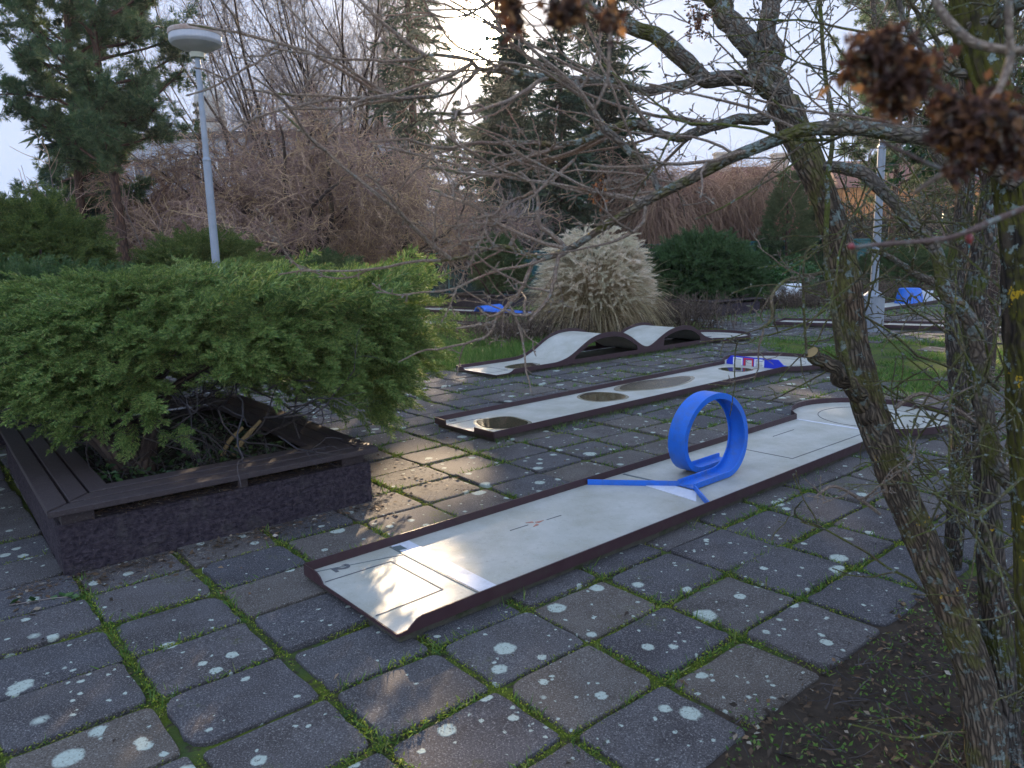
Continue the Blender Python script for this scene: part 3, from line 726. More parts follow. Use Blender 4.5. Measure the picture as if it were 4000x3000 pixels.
# ------------------------------------------------------------------ buildings far behind
WALLW = m_simple('pale_render', (.33, .345, .38), .9, .2, .08, 1.5, dirt=(.30, .31, .34), dirtamt=.4)
WALLB = m_simple('buff_render', (.42, .36, .30), .9, .2, .08, 1.5)
WALLO = m_simple('orange_render', (.55, .22, .08), .9, .2, .08, 1.5)
DARKROOF = m_simple('dark_roof_edge', (.06, .05, .055), .9, .2, .2, 3)
TILE = m_simple('red_roof_tiles', (.17, .07, .055), .9, .2, .3, 20)
def m_glass():
    k = NT('window_glass', .08, .5); k.col((.03, .035, .045)); return k.m
GLASS = m_glass()
def building(label, x0, x1, y, dep, h, wall, roof, wins, rz=0.0, gable=0.0, chim=(), name='apartment_building'):
    t = thing(name, label, 'building', (x0, y, 0), rz)
    W = x1-x0
    m = MB(); m.box((0, 0, -.5), (W, dep, h)); w_ = m.build('wall', wall, t)
    if gable:
        m = MB(); e = .4; m.add([(-e, -e, h+.003), (W+e, -e, h+.003), (W+e, dep+e, h+.003), (-e, dep+e, h+.003), (.6, dep/2, h+gable), (W-.6, dep/2, h+gable)], [[0, 1, 5, 4], [2, 3, 4, 5]]); m.f += [np.array([[1, 2, 5]]), np.array([[3, 0, 4]])]; rf = m.build('roof', roof, t)
    else:
        m = MB(); m.box((-.3, -.3, h+.003), (W+.3, dep+.3, h+.45)); rf = m.build('roof', roof, t)
    for cx, cy, cw, ch in chim:
        m = MB(); m.box((cx, cy, h), (cx+cw, cy+cw*.8, h+ch)); m.box((cx-.1, cy-.1, h+ch+.004), (cx+cw+.1, cy+cw*.8+.1, h+ch+.15)); m.build('chimney', wall, rf)
    for wx, wz, ww, wh in wins:
        m = MB()
        for lo, hi in (((wx-.07, -.05, wz-.07), (wx, .0-.002, wz+wh+.07)), ((wx+ww, -.05, wz-.07), (wx+ww+.07, -.002, wz+wh+.07)), ((wx, -.05, wz-.07), (wx+ww, -.002, wz)), ((wx, -.05, wz+wh), (wx+ww, -.002, wz+wh+.07)), ((wx+ww/2-.03, -.045, wz), (wx+ww/2+.03, -.002, wz+wh))): m.box(lo, hi)
        f = m.build('window', WHITEP, t)
        m = MB(); m.box((wx, -.02, wz), (wx+ww, -.003, wz+wh)); m.build('pane', GLASS, f)
    return t
building('long pale flat-roofed building seen through the pines and bare willows', -34, -7.5, 62, 10, 11.2, WALLW, DARKROOF,
         [(x, z, 1.9, 1.5) for z in (2.0, 5.2, 8.2) for x in np.arange(1.2, 25, 3.3)])
DOME = m_simple('grey_concrete_tower', (.30, .31, .30), .9, .2, .15, 2)
tt = thing('water_tower', 'grey round-topped concrete tower rising behind the long flat roof', 'tower', (-24.6, 66, 0))
m = MB(); lathe(m, [(.8, -.5), (.8, 11.6), (1.15, 12.4), (1.2, 15.0), (1.0, 15.6), (.5, 16.0), (0, 16.1)], 28); m.build('shaft', DOME, tt)
m = MB(); lathe(m, [(1.22, 12.9), (1.27, 12.95), (1.27, 13.15), (1.22, 13.2)], 28); m.build('ring_band', DARKROOF, tt)
building('buff house with white windows and chimneys behind the weeping willow', 14.5, 25.5, 58, 9, 6.2, WALLB, TILE,
         [(x, z, 1.1, 1.5) for z in (1.6, 4.6) for x in (1.0, 3.4, 5.8, 8.2)], gable=1.8, chim=((2.0, 3.2, 1.2, 2.7), (6.5, 3.0, 1.1, 2.5)), name='house')
building('orange house glimpsed right of the thuja behind the lamp post', 22.6, 32, 52, 9, 5.4, WALLO, TILE,
         [(x, z, 1.0, 1.4) for z in (1.4, ) for x in (1.6, 4.4, 6.6)], gable=2.2, name='house')
building('brownish house with red tiled roof far behind the hump lane', 8.0, 14.0, 66, 9, 6.8, WALLB, TILE, [(1.2, 4.6, 1.2, 1.5), (3.6, 4.6, 1.2, 1.5)], gable=1.6, chim=((1.5, 3, 1.2, 2.9), (3.4, 3, 1.2, 2.7)), name='house')

# ------------------------------------------------------------------ plant materials
def strips(mb, P, W, side=None):
    N, K, _ = P.shape; T = nrm(np.gradient(P, axis=1))
    s = nrm(np.cross(T, (rvec(N) if side is None else side)[:, None, :]))*W[..., None]*.5
    V = np.stack([P-s, P+s], 2)
    i = np.arange(N)[:, None]*K*2; k = np.arange(K-1)[None]*2
    mb.add(V.reshape(-1, 3), np.stack([i+k, i+k+1, i+k+3, i+k+2], -1).reshape(-1, 4))
JUN = m_leaf('juniper_scales', [(0, (.046, .082, .026)), (.4, (.090, .150, .036)), (.75, (.160, .215, .048)), (.96, (.25, .28, .075)), (1, (.18, .11, .05))], .22, .6, 2.5)
JUN2 = m_leaf('dark_juniper_scales', [(0, (.024, .050, .018)), (.5, (.046, .085, .026)), (1, (.080, .125, .036))], .2, .6, 2.0)
PINE = m_leaf('pine_needles', [(0, (.032, .062, .030)), (.5, (.062, .100, .042)), (1, (.13, .15, .060))], .3, .6, .6)
SPRUCE = m_leaf('spruce_needles', [(0, (.018, .034, .022)), (.6, (.034, .056, .032)), (1, (.060, .080, .042))], .25, .6, .5)
THUJA = m_leaf('thuja_scales', [(0, (.026, .052, .020)), (.6, (.048, .084, .028)), (1, (.080, .115, .036))], .25, .6, 1.2)
YEW = m_leaf('yew_leaves', [(0, (.035, .065, .018)), (.5, (.080, .120, .028)), (1, (.20, .21, .045))], .35, .55, .9)
LAUREL = m_leaf('laurel_leaves', [(0, (.022, .060, .018)), (1, (.060, .120, .030))], .2, .35, 3)
DRYG = m_leaf('dry_grass', [(0, (.20, .135, .075)), (.5, (.34, .25, .145)), (1, (.46, .37, .25))], .45, .8, 2)
PLUME = m_leaf('silvery_plume', [(0, (.50, .40, .29)), (.6, (.63, .53, .42)), (1, (.64, .58, .49))], .5, .8, 3)
GRASS = m_leaf('grass_blades', [(0, (.045, .095, .018)), (.6, (.090, .165, .028)), (.9, (.15, .20, .045)), (1, (.20, .17, .08))], .4, .6, 1.0)
MOSS = m_leaf('moss_tufts', [(0, (.060, .080, .012)), (.5, (.155, .195, .020)), (.85, (.27, .30, .025)), (.96, (.20, .15, .06)), (1, (.05, .035, .02))], .3, .8, 2.2)
LITTER = m_leaf('fallen_leaves', [(0, (.028, .020, .015)), (.5, (.060, .040, .028)), (.8, (.11, .062, .034)), (.93, (.20, .12, .07)), (1, (.34, .30, .25))], .2, .8, 3)
IVY = m_leaf('ivy_leaves', [(0, (.014, .036, .016)), (.6, (.035, .072, .022)), (1, (.075, .12, .035))], .2, .4, 3)
DRYW = m_leaf('dry_perennials', [(0, (.045, .028, .022)), (.6, (.105, .072, .056)), (1, (.18, .13, .09))], .25, .9, 2)
def m_twig(name, stops, rough=.8):
    k = NT(name, rough, .25); c = k.ramp(k.isl(), [(q, tuple(min(.7, 1.25*x) for x in c)) for q, c in stops]); n = k.noise(k.uvw(), 40, 3)
    k.col(k.mix(n, k.mix(1.0, c, (.55, .55, .55), 'MULTIPLY'), c)); return k.m
WILT = m_twig('contorted_twigs', [(0, (.17, .100, .090)), (.45, (.29, .185, .145)), (.8, (.41, .265, .165)), (1, (.56, .385, .20))])
GREYT = m_twig('grey_twigs', [(0, (.13, .105, .10)), (.6, (.24, .19, .165)), (1, (.36, .29, .23))])
DARKT = m_twig('dark_twigs', [(0, (.030, .026, .030)), (1, (.085, .070, .066))])
VINET = m_twig('hanging_brown_twigs', [(0, (.16, .090, .068)), (.6, (.28, .165, .11)), (1, (.40, .26, .16))])
BROWNBARK = m_bark('brown_bark', (.13, .095, .075), (.035, .026, .022), scale=8)
PALEBARK = m_bark('pale_bark', (.26, .22, .19), (.09, .075, .065), scale=9)
REDBARK = m_bark('pine_bark', (.17, .095, .065), (.05, .032, .026), scale=6)

# plume template for juniper
def _jt(m):
    P, D, N, L, W = [], [], [], [], []
    r_ = np.random.default_rng(5)
    for t in np.linspace(.02, .95, 13):
        for sgn in (-1, 1):
            a = math.radians(r_.uniform(28, 55))*sgn; up = r_.uniform(-.35, .45)
            d = np.array([math.cos(a), math.sin(a), up]); l = (.34*(1-.55*t))*r_.uniform(.7, 1.2); p0 = np.array([t, 0, .05*math.sin(t*3)])
            for q in (.0, .2, .4, .6, .8):
                for _ in range(3):
                    a2 = a + math.radians(r_.uniform(-45, 45)); P.append(p0 + d*l*q); D.append((math.cos(a2), math.sin(a2), up + r_.uniform(-.5, .5))); N.append(r_.normal(size=3)); L.append(l*r_.uniform(.32, .60)); W.append(.024)
    cards(m, np.array(P), np.array(D), np.array(N), np.array(L), np.array(W))
JT = template(_jt)

# ------------------------------------------------------------------ the big juniper over the planter
def sk_front(x): return np.interp(x, [-5, -3.3, -3.05, -2.75, -2.5, -2.15, -2.0, -1.85, -1.42, -1.30, -.95, -.70, -.45], [1.0, .96, .84, .72, .66, .66, .86, 1.10, 1.10, .68, .62, .88, 1.15])
def big_juniper():
    c = np.array([-2.78, 5.62]); t = thing('juniper_bush', 'big spreading bright green juniper over the front planter', 'juniper', (-2.62, 5.05, .25))
    def base(P): return P - np.array([-2.62, 5.05, .25])
    PP, DD, UU, SS = [], [], [], []
    n = 0
    for k in range(330):
        p_ = rng.uniform(0, 2*math.pi); s_ = rng.uniform(.02, 1)**.75; cx, cy = math.cos(p_), math.sin(p_)
        Rx = 2.12 if cx > 0 else 2.6; Ry = 1.7 if cy > 0 else 1.10
        j = rng.uniform(.90, 1.06); jz = rng.normal()*.05
        if s_ < .5:
            q = s_/.5; rr = .90*q*j; x = c[0] + Rx*rr*cx; y = c[1] + Ry*rr*cy; z = 1.53 - .13*max(0, -(x+3.1)) - .17*q**3 + jz; e1 = np.array([cx, cy, .10 - .35*q]); nn = np.array([0, 0, 1.])
        else:
            q = (s_-.5)/.5; rr = (.90 + .10*math.sin(math.pi*min(1, q*1.2)))*j; x = c[0] + Rx*rr*cx; y = c[1] + Ry*rr*cy; zt = 1.53 - .13*max(0, -(x+3.1)) - .17
            zb = sk_front(x) if cy < .25 else .55
            z = zt + (zb + .06 - zt)*q + jz*.5; e1 = np.array([cx, cy, -.25 - .45*q]); nn = np.array([cx*.55, cy*.55, .8])
        e1 = nrm(e1 + rng.normal(size=3)*.12); nn = nrm(nn - e1*(nn @ e1)); e2 = np.cross(nn, e1); sz = rng.uniform(.75, 1.25)
        for _ in range(int(17*sz)):
            u, v = rng.uniform(-.8, 1), rng.normal()*.5; n += 1
            PP.append(np.array([x, y, z]) + e1*u*.26*sz + e2*v*.26*sz - nn*.17*sz*(.8*max(u, 0)**2 + .6*v*v) + nn*rng.normal()*.022)
            DD.append(e1*(.9 + .3*u) + e2*v*.9 + nn*(.36 - .34*max(u, 0)) + rng.normal(size=3)*.22); UU.append(nn + rng.normal(size=3)*.3); SS.append(rng.uniform(.13, .25))
    PP = np.array(PP); DD = nrm(np.array(DD)); PP = PP - DD*np.array(SS)[:, None]*.55
    # inner fill
    m = MB(); scatter(m, *JT, base(PP), DD, np.array(UU), np.array(SS))
    sel = rng.random(n) < .5; Q = PP[sel] - DD[sel]*.10 - np.array([0, 0, .10]); scatter(m, *JT, base(Q), DD[sel] + rng.normal(size=(sel.sum(), 3))*.4, np.array(UU)[sel], np.array(SS)[sel]*1.1)
    # long shoots reaching out to the upper right and along the top
    k = 130; a = rng.uniform(-.8, .8, k); P = np.c_[c[0] + rng.uniform(.6, 2.0, k), c[1] + rng.uniform(-1.0, .6, k), rng.uniform(1.30, 1.52, k)]
    scatter(m, *JT, base(P), np.c_[np.full(k, .9), rng.normal(size=k)*.3, rng.uniform(.1, .7, k)], rvec(k) + [0, 0, 1], rng.uniform(.22, .40, k)*[1.0])
    m.build('foliage', JUN, t)
    # trunk and limbs
    tr = MB(); B0 = np.array([-2.62, 5.05, .22])
    for e, r0 in (((-.55, -.1, .75), .085), ((-.25, .25, .9), .075), ((.35, .05, .62), .05), ((.15, .5, .8), .06), ((-.8, .4, .8), .05)):
        e = np.array(e); p = smooth_path([B0 + rng.normal(size=3)*[.05, .05, 0], B0 + e*.35 + [0, 0, .03], B0 + e*.75 + rng.normal(size=3)*.05, B0 + e*1.2 + rng.normal(size=3)*.08, B0 + e*[2.0, 2.0, 1.35]], 16)
        tubes(tr, base(p), np.linspace(r0, r0*.35, 16)*(1 + .1*rng.normal(size=16)), 10)
    tr.build('trunk', BROWNBARK, t, smooth=True)
    d = MB(); P0 = B0 + np.c_[rng.uniform(-.6, 1.2, 70), rng.uniform(-.3, .5, 70), rng.uniform(.2, .7, 70)]
    P1, D1 = grow(P0, np.c_[rng.uniform(.1, 1, 70), rng.normal(size=70)*.4, rng.normal(size=70)*.3 - .05], rng.uniform(.3, .9, 70), 9, .22)
    o, dd, _, _ = spawn(P1, D1, 5, .2, 1, .7); P2, _ = grow(o, dd, rng.uniform(.1, .35, len(o)), 6, .3)
    tubes(d, base(P1.reshape(-1, 3)).reshape(P1.shape), np.tile(np.linspace(.007, .003, 9), (70, 1)), 4); tubes(d, base(P2.reshape(-1, 3)).reshape(P2.shape), np.tile(np.linspace(.003, .0015, 6), (len(o), 1)), 3)
    d.build('dead_branches', DARKT, t)
big_juniper()
CUT = m_simple('cut_wood', (.32, .22, .10), .8, .2, .3, 40)
st = gnd(405, 985, .26); m = MB(); p = np.array([[0, 0, -.03], [.005, 0, .06], [.0, .01, .14]]); tubes(m, p, np.array([.052, .046, .048]), 14)
t_ = thing('cut_stump', 'short sawn-off pale stump in the soil of the front planter', 'stump', st); m.build('wood', PALEBARK, t_, smooth=False)
m = MB(); lathe(m, [(.044, .141), (0, .1415)], 14, (0, .01, 0)); m.build('cut_face', CUT, t_)
for k_, (px, py, dx, lab) in enumerate(((478, 985, .16, 'splintered grey branch stub leaning right in the front planter soil'), (500, 985, .22, 'longer broken pale branch stub leaning in the front planter soil'))):
    b = gnd(px, py, .26); m = MB(); p = smooth_path([(0, 0, -.02), (dx*.35, .02, .10), (dx, .05, .20 + .05*k_)], 8); tubes(m, p, np.linspace(.018 + .008*k_, .012, 8), 8)
    o = m.build('broken_stub', CUT); o.location = b; tag(o, lab, 'stump')

# ------------------------------------------------------------------ pampas grass
def pampas(label, x, y, R=1.05, top=2.12):
    t = thing('pampas_grass', label, 'ornamental grass', (x, y, 0))
    n = 3600; a = rng.uniform(0, 2*math.pi, n); r0 = .42*np.sqrt(rng.random(n)); P0 = np.c_[r0*np.cos(a), r0*np.sin(a), np.zeros(n)]
    D0 = np.c_[np.cos(a)*(.15+r0*.9), np.sin(a)*(.15+r0*.9), np.full(n, 1.0)] + rng.normal(size=(n, 3))*.12
    P, _ = grow(P0, D0, rng.uniform(1.2, 2.2, n), 10, .05, (0, 0, -.10))
    out = np.c_[np.cos(a), np.sin(a), 0*a]; w = np.linspace(0, 1, 10)[None, :, None]**1.6
    P = P*[.62, .62, 1] + out[:, None]*w**.8*rng.uniform(.05, .62, n)[:, None, None] - np.array([0, 0, 1.])*w**2.2*rng.uniform(.2, 1.25, n)[:, None, None]
    P[..., 2] = np.maximum(P[..., 2], .02)
    m = MB(); strips(m, P, np.broadcast_to(np.linspace(.012, .004, 10), (n, 10))); m.build('blades', DRYG, t)
    n = 1250; a = rng.uniform(0, 2*math.pi, n); e = np.arcsin(rng.uniform(-.15, 1, n)); 
    E_ = np.c_[R*np.cos(a)*np.cos(e)**.75, R*np.sin(a)*np.cos(e)**.75, .80 + (top-.80-.12)*np.sin(e)]*(1 + rng.normal(size=(n, 1))*.05)
    B_ = np.c_[.3*np.cos(a)*rng.random(n), .3*np.sin(a)*rng.random(n), np.zeros(n)]
    q = np.linspace(0, 1, 8)[None, :, None]; mid = B_*.5 + E_*.5 + np.array([0, 0, .28])
    P = (1-q)**2*B_[:, None] + 2*q*(1-q)*mid[:, None] + q**2*E_[:, None]
    m = MB(); tubes(m, P, np.broadcast_to(np.linspace(.004, .002, 8), (n, 8)), 3); m.build('stems', DRYG, t)
    def pt(mm):
        r_ = np.random.default_rng(3); PP, DD, LL = [], [], []
        for k in range(56):
            u = k/56; sg = r_.uniform(0, 6.28); s = .42*(1-.3*u)
            PP.append((u*.70, 0, -.25*u*u)); DD.append((1, s*math.cos(sg), s*math.sin(sg) - .55*u - .1)); LL.append(r_.uniform(.24, .42))
        cards(mm, np.array(PP), np.array(DD), r_.normal(size=(56, 3)), np.array(LL), .028, .12)
    T = template(pt)
    d = nrm(E_*[.8, .8, 0] + [0, 0, .38] + rng.normal(size=(n, 3))*[.28, .28, .12]); E_ = E_*[1, 1, 1] - d*.12; m = MB(); scatter(m, *T, E_, d + rng.normal(size=(n, 3))*.20, np.tile([0, 0, 1.], (n, 1)), rng.uniform(.20, .34, n)); m.build('plumes', PLUME, t)
pampas('huge dry pampas grass clump with silvery plumes behind the hump lane', 1.70, 15.05)

# ------------------------------------------------------------------ junipers, shrubs, hedge
def bush(name, label, cat, c, rx, ry, rz, zc, mat, n=700, size=(.25, .5), tmpl=None, trunk=True, flat=.5, droop=.2, part='foliage', group=None, hole=0):
    t = thing(name, label, cat, (c[0], c[1], 0), 0, group); T = tmpl or JT
    a = rng.uniform(0, 2*math.pi, n); e = np.arcsin(rng.uniform(-flat, 1, n)); rr = rng.uniform(.80, 1.05, n)
    lump = np.array([1 + .22*mnoise.noise((math.cos(x)*2.1 + c[0], math.sin(x)*2.1, y*2.3 + c[1])) for x, y in zip(a, e)])
    d = np.c_[np.cos(a)*np.cos(e), np.sin(a)*np.cos(e), np.sin(e)]
    P = d*np.array([rx, ry, rz])*(rr*lump)[:, None] + [0, 0, zc]; P[:, 2] = np.maximum(P[:, 2], .06)
    D = nrm(d*[1, 1, .6] + [0, 0, .25-droop] + rng.normal(size=(n, 3))*.35); s = rng.uniform(*size, n)
    m = MB(); scatter(m, *T, P - D*s[:, None]*.5, D, rng.normal(size=(n, 3))*.4 + [0, 0, 1], s)
    Q = P*[.72, .72, .85]; scatter(m, *T, Q, D + rng.normal(size=(n, 3))*.5, rvec(n), s*1.15)
    m.build(part, mat, t)
    if trunk:
        m = MB(); P1, D1 = grow(np.zeros((7, 3)) + rng.normal(size=(7, 3))*[.1, .1, 0], np.c_[rng.normal(size=(7, 2))*.7, np.ones(7)], zc+rz*.6, 8, .12)
        tubes(m, P1, np.tile(np.linspace(.05, .02, 8), (7, 1)), 6); m.build('trunk', BROWNBARK, t)
    return t
bush('juniper_bush', 'rounded dark juniper in the planter right of the pampas grass', 'juniper', (5.2, 20.2), 1.55, 1.3, 1.05, 1.0, JUN2, 900, (.22, .45))
bush('juniper_bush', 'dark juniper just left of the pampas grass, by the fence', 'juniper', (-.3, 24.9), .85, .8, 1.0, 1.2, JUN2, 420, (.25, .45))
bush('juniper_bush', 'low spreading bluish juniper rising behind the left end of the big juniper', 'juniper', (-5.9, 9.3), 1.7, 1.2, .55, 1.05, JUN2, 700, (.22, .42))
bush('juniper_bush', 'low dark juniper between the grey lamp post and the orange house', 'juniper', (14.6, 27.5), 2.0, 1.2, .8, .75, JUN2, 600, (.3, .5))
def laurel_t(m):
    r_ = np.random.default_rng(9); n = 26; cards(m, r_.normal(size=(n, 3))*.3, r_.normal(size=(n, 3)), r_.normal(size=(n, 3)), r_.uniform(.35, .6, n), .22)
LT_ = template(laurel_t)
bush('laurel_bush', 'small glossy green laurel at the foot of the thuja', 'shrub', (10.1, 27.2), .95, .7, .65, .55, LAUREL, 300, (.2, .3), LT_, trunk=False)
bush('yew_bush', 'tall yellow-green yew at the left edge beneath the pines', 'shrub', (-10.9, 17.5), 1.9, 1.3, 1.9, 1.3, YEW, 1100, (.3, .55))
bush('yew_bush', 'lower yew bush right of the pine trunks behind the big juniper', 'shrub', (-7.6, 19.0), 1.8, 1.2, 1.25, 1.1, YEW, 900, (.28, .5))
bush('yew_bush', 'dark green shrub under the bare willows behind the lamp post', 'shrub', (-5.2, 21.5), 1.5, 1.0, .95, .7, JUN2, 600, (.28, .5))
# dry perennials
def dry_clump(label, x, y, rx, ry, h, n, mat=DRYW, group=None):
    t = thing('dry_perennials', label, 'dry plants', (x, y, 0), 0, group)
    P0 = np.c_[rng.normal(size=n)*rx*.5, rng.normal(size=n)*ry*.5, np.zeros(n)]; D0 = np.c_[rng.normal(size=(n, 2))*.35, np.ones(n)]
    P, D = grow(P0, D0, rng.uniform(.5, 1.1, n)*h, 7, .14); m = MB(); tubes(m, P, np.tile(np.linspace(.006, .003, 7), (n, 1)), 3)
    o, d, _, _ = spawn(P, D, 4, .35, 1, .6); P2, _ = grow(o, d, rng.uniform(.12, .3, len(o))*h*1.3, 5, .2); tubes(m, P2, np.tile(np.linspace(.004, .002, 5), (len(o), 1)), 3)
    m.build('stalks', mat, t)
    o, d, _, _ = spawn(P, D, 5, .15, 1, 1.0); m = MB(); cards(m, o, d, rvec(len(o)), rng.uniform(.05, .12, len(o)), .022); m.build('withered_leaves', DRYW, t)
dry_clump('dark withered stalks in front of the pampas grass, by the lawn', .35, 14.6, 1.5, .9, .55, 420)
dry_clump('withered lavender-brown stalks right of the pampas grass', 3.3, 16.0, 1.4, 1.0, .75, 420)
dry_clump('wide bed of dry stalks in front of the white pipe', 7.6, 20.7, 2.6, .8, .42, 620)
dry_clump('dry stalks behind the base box of the grey lamp post', 10.4, 22.6, 2.6, 1.2, .7, 520)

# ------------------------------------------------------------------ grass, moss, litter (uncountable)
def blades(name, P, L, W, mat, lean=.35):
    n = len(P); D = np.c_[rng.normal(size=(n, 2))*lean, np.ones(n)]
    Q, _ = grow(P, D, L, 4, .16, (0, 0, -.06)); m = MB(); strips(m, Q, np.tile(np.array([1, .9, .6, .08]), (n, 1))*np.broadcast_to(W, (n,))[:, None])
    return tag(m.build(name, mat), kind='stuff')
def lane_hit(x, y, mrg=.02):
    for O, yw in ((O2, .7078), (O3, .715), (O5, .702), ((5.57, 15.95), math.radians(-34)), ((8.45, 18.0), math.radians(40)), ((1.97, 19.69), math.radians(140)), ((.05, 16.95), math.radians(136)), ((7.0, 21.6), math.radians(35))):
        dx, dy = x-O[0], y-O[1]; u = dx*math.cos(yw)+dy*math.sin(yw); v = -dx*math.sin(yw)+dy*math.cos(yw)
        if -mrg < u < 5.05 and -mrg < v < WD+mrg or math.hypot(u-UC, v-.45) < RC+mrg: return True
    for (px, py, a) in ((-2.46, 3.87, PA), (4.85, 18.38, math.radians(33)), (-5.8, 6.2, PA), (-.35, 23.2, math.radians(40))):
        dx, dy = x-px, y-py; u = dx*math.cos(a)+dy*math.sin(a); v = -dx*math.sin(a)+dy*math.cos(a)
        if -.02 < u < 1.9 and -.02 < v < 2.97: return True
    return False
pts = []
while len(pts) < 26000:
    u = rng.uniform(-1.7, 4.4); v = rng.uniform(1.12, 5.2); q = O5 + u*LU + v*LV
    if q[1] < 17.6 and q[0] > -4 and mnoise.noise((q[0]*.9, q[1]*.9, 0)) > -.45 and not lane_hit(*q) and math.hypot(q[0]-1.7, q[1]-15.05) > .5: pts.append((q[0], q[1], -.02))
blades('lawn_grass', np.array(pts), rng.uniform(.06, .21, len(pts)), rng.uniform(.006, .014, len(pts)), GRASS)
pts = []
while len(pts) < 11000:
    x = rng.uniform(4.2, 10); y = rng.uniform(8.0, 14.4)
    if mnoise.noise((x*1.3, y*1.3, 4)) > -.02 and 8.1+(x-4.5)*.25 < y < 13.9-(x-5)*.3 and not lane_hit(x, y): pts.append((x, y, -.02))
blades('side_lawn_grass', np.array(pts), rng.uniform(.04, .12, len(pts)), rng.uniform(.006, .014, len(pts)), GRASS, .6)
pts = []
while len(pts) < 17000:
    y = rng.uniform(15.5, 31); x = rng.uniform(-.42*y, .62*y)
    if mnoise.noise((x*.4, y*.4, 9)) > -.1 and not lane_hit(x, y): pts.append((x, y, -.02))
blades('rough_grass', np.array(pts), rng.uniform(.05, .16, len(pts)), rng.uniform(.014, .03, len(pts)), GRASS, .7)
# moss and small grass in the joints of the paving
P, Lm = [], []
tuft = []
for c0, a, b in joints:
    if c0[1] > 15: continue
    dn = int(np.interp(c0[1], [1.5, 4, 8, 15], [620, 380, 120, 34]))
    for e in range(2):
        k = dn//2 if e == 0 else int(dn*.42)
        s = rng.uniform(-.5, .5, k); w = rng.normal(size=k)*.013
        q = (c0 + (s[:, None]*SU)*GU + (SV/2 + w)[:, None]*GV) if e == 0 else (c0 + (SU/2 + w)[:, None]*GU + (s[:, None]*SV)*GV)
        for x, y in q:
            nz = mnoise.noise((x*1.5, y*1.5, 2)) + .5*mnoise.noise((x*6, y*6, 5))
            if nz < -.32: continue
            P.append((x, y, rng.uniform(-.020, .002 + .012*max(0, nz)))); Lm.append(rng.uniform(.005, .012)*(1 + .6*max(0, nz))*(1 + .06*y))
            if nz > .02 and rng.random() < .16 + .05*min(y, 8): tuft.append((x, y, -.015))
P = np.array(P); Lm = np.array(Lm); n = len(P)
keep = np.array([not lane_hit(x, y, -.01) for x, y, _ in P]); P, Lm = P[keep], Lm[keep]; n = len(P)
m = MB(); cards(m, P, np.c_[rng.normal(size=(n, 2)), rng.uniform(.1, 1.2, n)], rvec(n), Lm, Lm*.42)
tag(m.build('joint_moss', MOSS), kind='stuff')
tuft = np.array([q for q in tuft if not lane_hit(q[0], q[1], 0)])
blades('joint_grass', tuft, rng.uniform(.02, .055, len(tuft))*(1 + .07*tuft[:, 1]), rng.uniform(.0025, .005, len(tuft))*(1 + .12*tuft[:, 1]), GRASS, .8)
# grass along the lanes' concrete bases
pts = []
for O, yw, dens in ((O2, .7078, 420), (O3, .715, 1500), (O5, .702, 1200)):
    u_, v_ = np.array([math.cos(yw), math.sin(yw)]), np.array([-math.sin(yw), math.cos(yw)])
    for _ in range(dens):
        u = rng.uniform(0, 4.9); v = -abs(rng.normal())*.05 if rng.random() < .7 else WD + abs(rng.normal())*.04
        q = O + u*u_ + (v-.008)*v_
        if mnoise.noise((q[0]*2, q[1]*2, 7)) > (.12 if dens < 500 else -.15): pts.append((*q, -.015))
pts = np.array(pts); blades('lane_edge_grass', pts, rng.uniform(.03, .10, len(pts)), rng.uniform(.003, .007, len(pts)), GRASS, .7)
SOILBED = m_simple('bare_soil', (.060, .044, .032), .95, .15, .5, 30, 1.0, dirt=(.085, .060, .040), dirtamt=.7)
xs_ = np.linspace(-.4, 4.4, 60); sb_ = MB(); top_ = np.array([[x, bed_line(x) + .22 + .10*mnoise.noise((x*5, 0, 3)), -.016] for x in xs_]); bot_ = np.array([[x, .2, -.014] for x in xs_]); i = np.arange(59); sb_.add(np.vstack([bot_, top_]), np.c_[i, i+1, i+61, i+60]); tag(sb_.build('soil_bed', SOILBED), kind='structure')
# soil bed at the front right: litter, twigs, small green leaves
pts = []
while len(pts) < 22000:
    x = rng.uniform(-.3, 4.2); y = rng.uniform(1.15, 4.2)
    if y < bed_line(x) + .10 + .14*mnoise.noise((x*5, y*5, 1)): pts.append((x, y, -.010 + rng.uniform(0, .022)))
pts = np.array(pts); n = len(pts)
bm_ = MB(); cards(bm_, pts[:9000], np.c_[rng.normal(size=(9000, 2)), rng.normal(size=9000)*.25], np.c_[rng.normal(size=(9000, 2))*.5, np.ones(9000)], rng.uniform(.012, .045, 9000), rng.uniform(.006, .02, 9000), .2)
big = pts[9000:9080]; cards(bm_, big + [0, 0, .01], np.c_[rng.normal(size=(80, 2)), rng.normal(size=80)*.2], np.c_[rng.normal(size=(80, 2))*.5, np.ones(80)], rng.uniform(.05, .09, 80), rng.uniform(.03, .05, 80), .25)
tag(bm_.build('leaf_litter', LITTER), kind='stuff')
q = pts[9080:10400]; P1, _ = grow(q + [0, 0, .008], np.c_[rng.normal(size=(len(q), 2)), rng.normal(size=len(q))*.12], rng.uniform(.04, .16, len(q)), 5, .18); m = MB(); tubes(m, P1, np.tile(np.linspace(.0022, .001, 5), (len(q), 1)), 3); tag(m.build('fallen_twigs', DARKT), kind='stuff')
q = pts[11500:]; sel = np.array([mnoise.noise((a*2.2, b*2.2, 3)) > -.22 for a, b, _ in q]); q = q[sel]
m = MB(); cards(m, q, np.c_[rng.normal(size=(len(q), 2)), rng.uniform(.2, 1.2, len(q))], np.c_[rng.normal(size=(len(q), 2)), np.ones(len(q))], rng.uniform(.010, .026, len(q)), rng.uniform(.005, .013, len(q)), .2); tag(m.build('creeping_weeds', GRASS), kind='stuff')
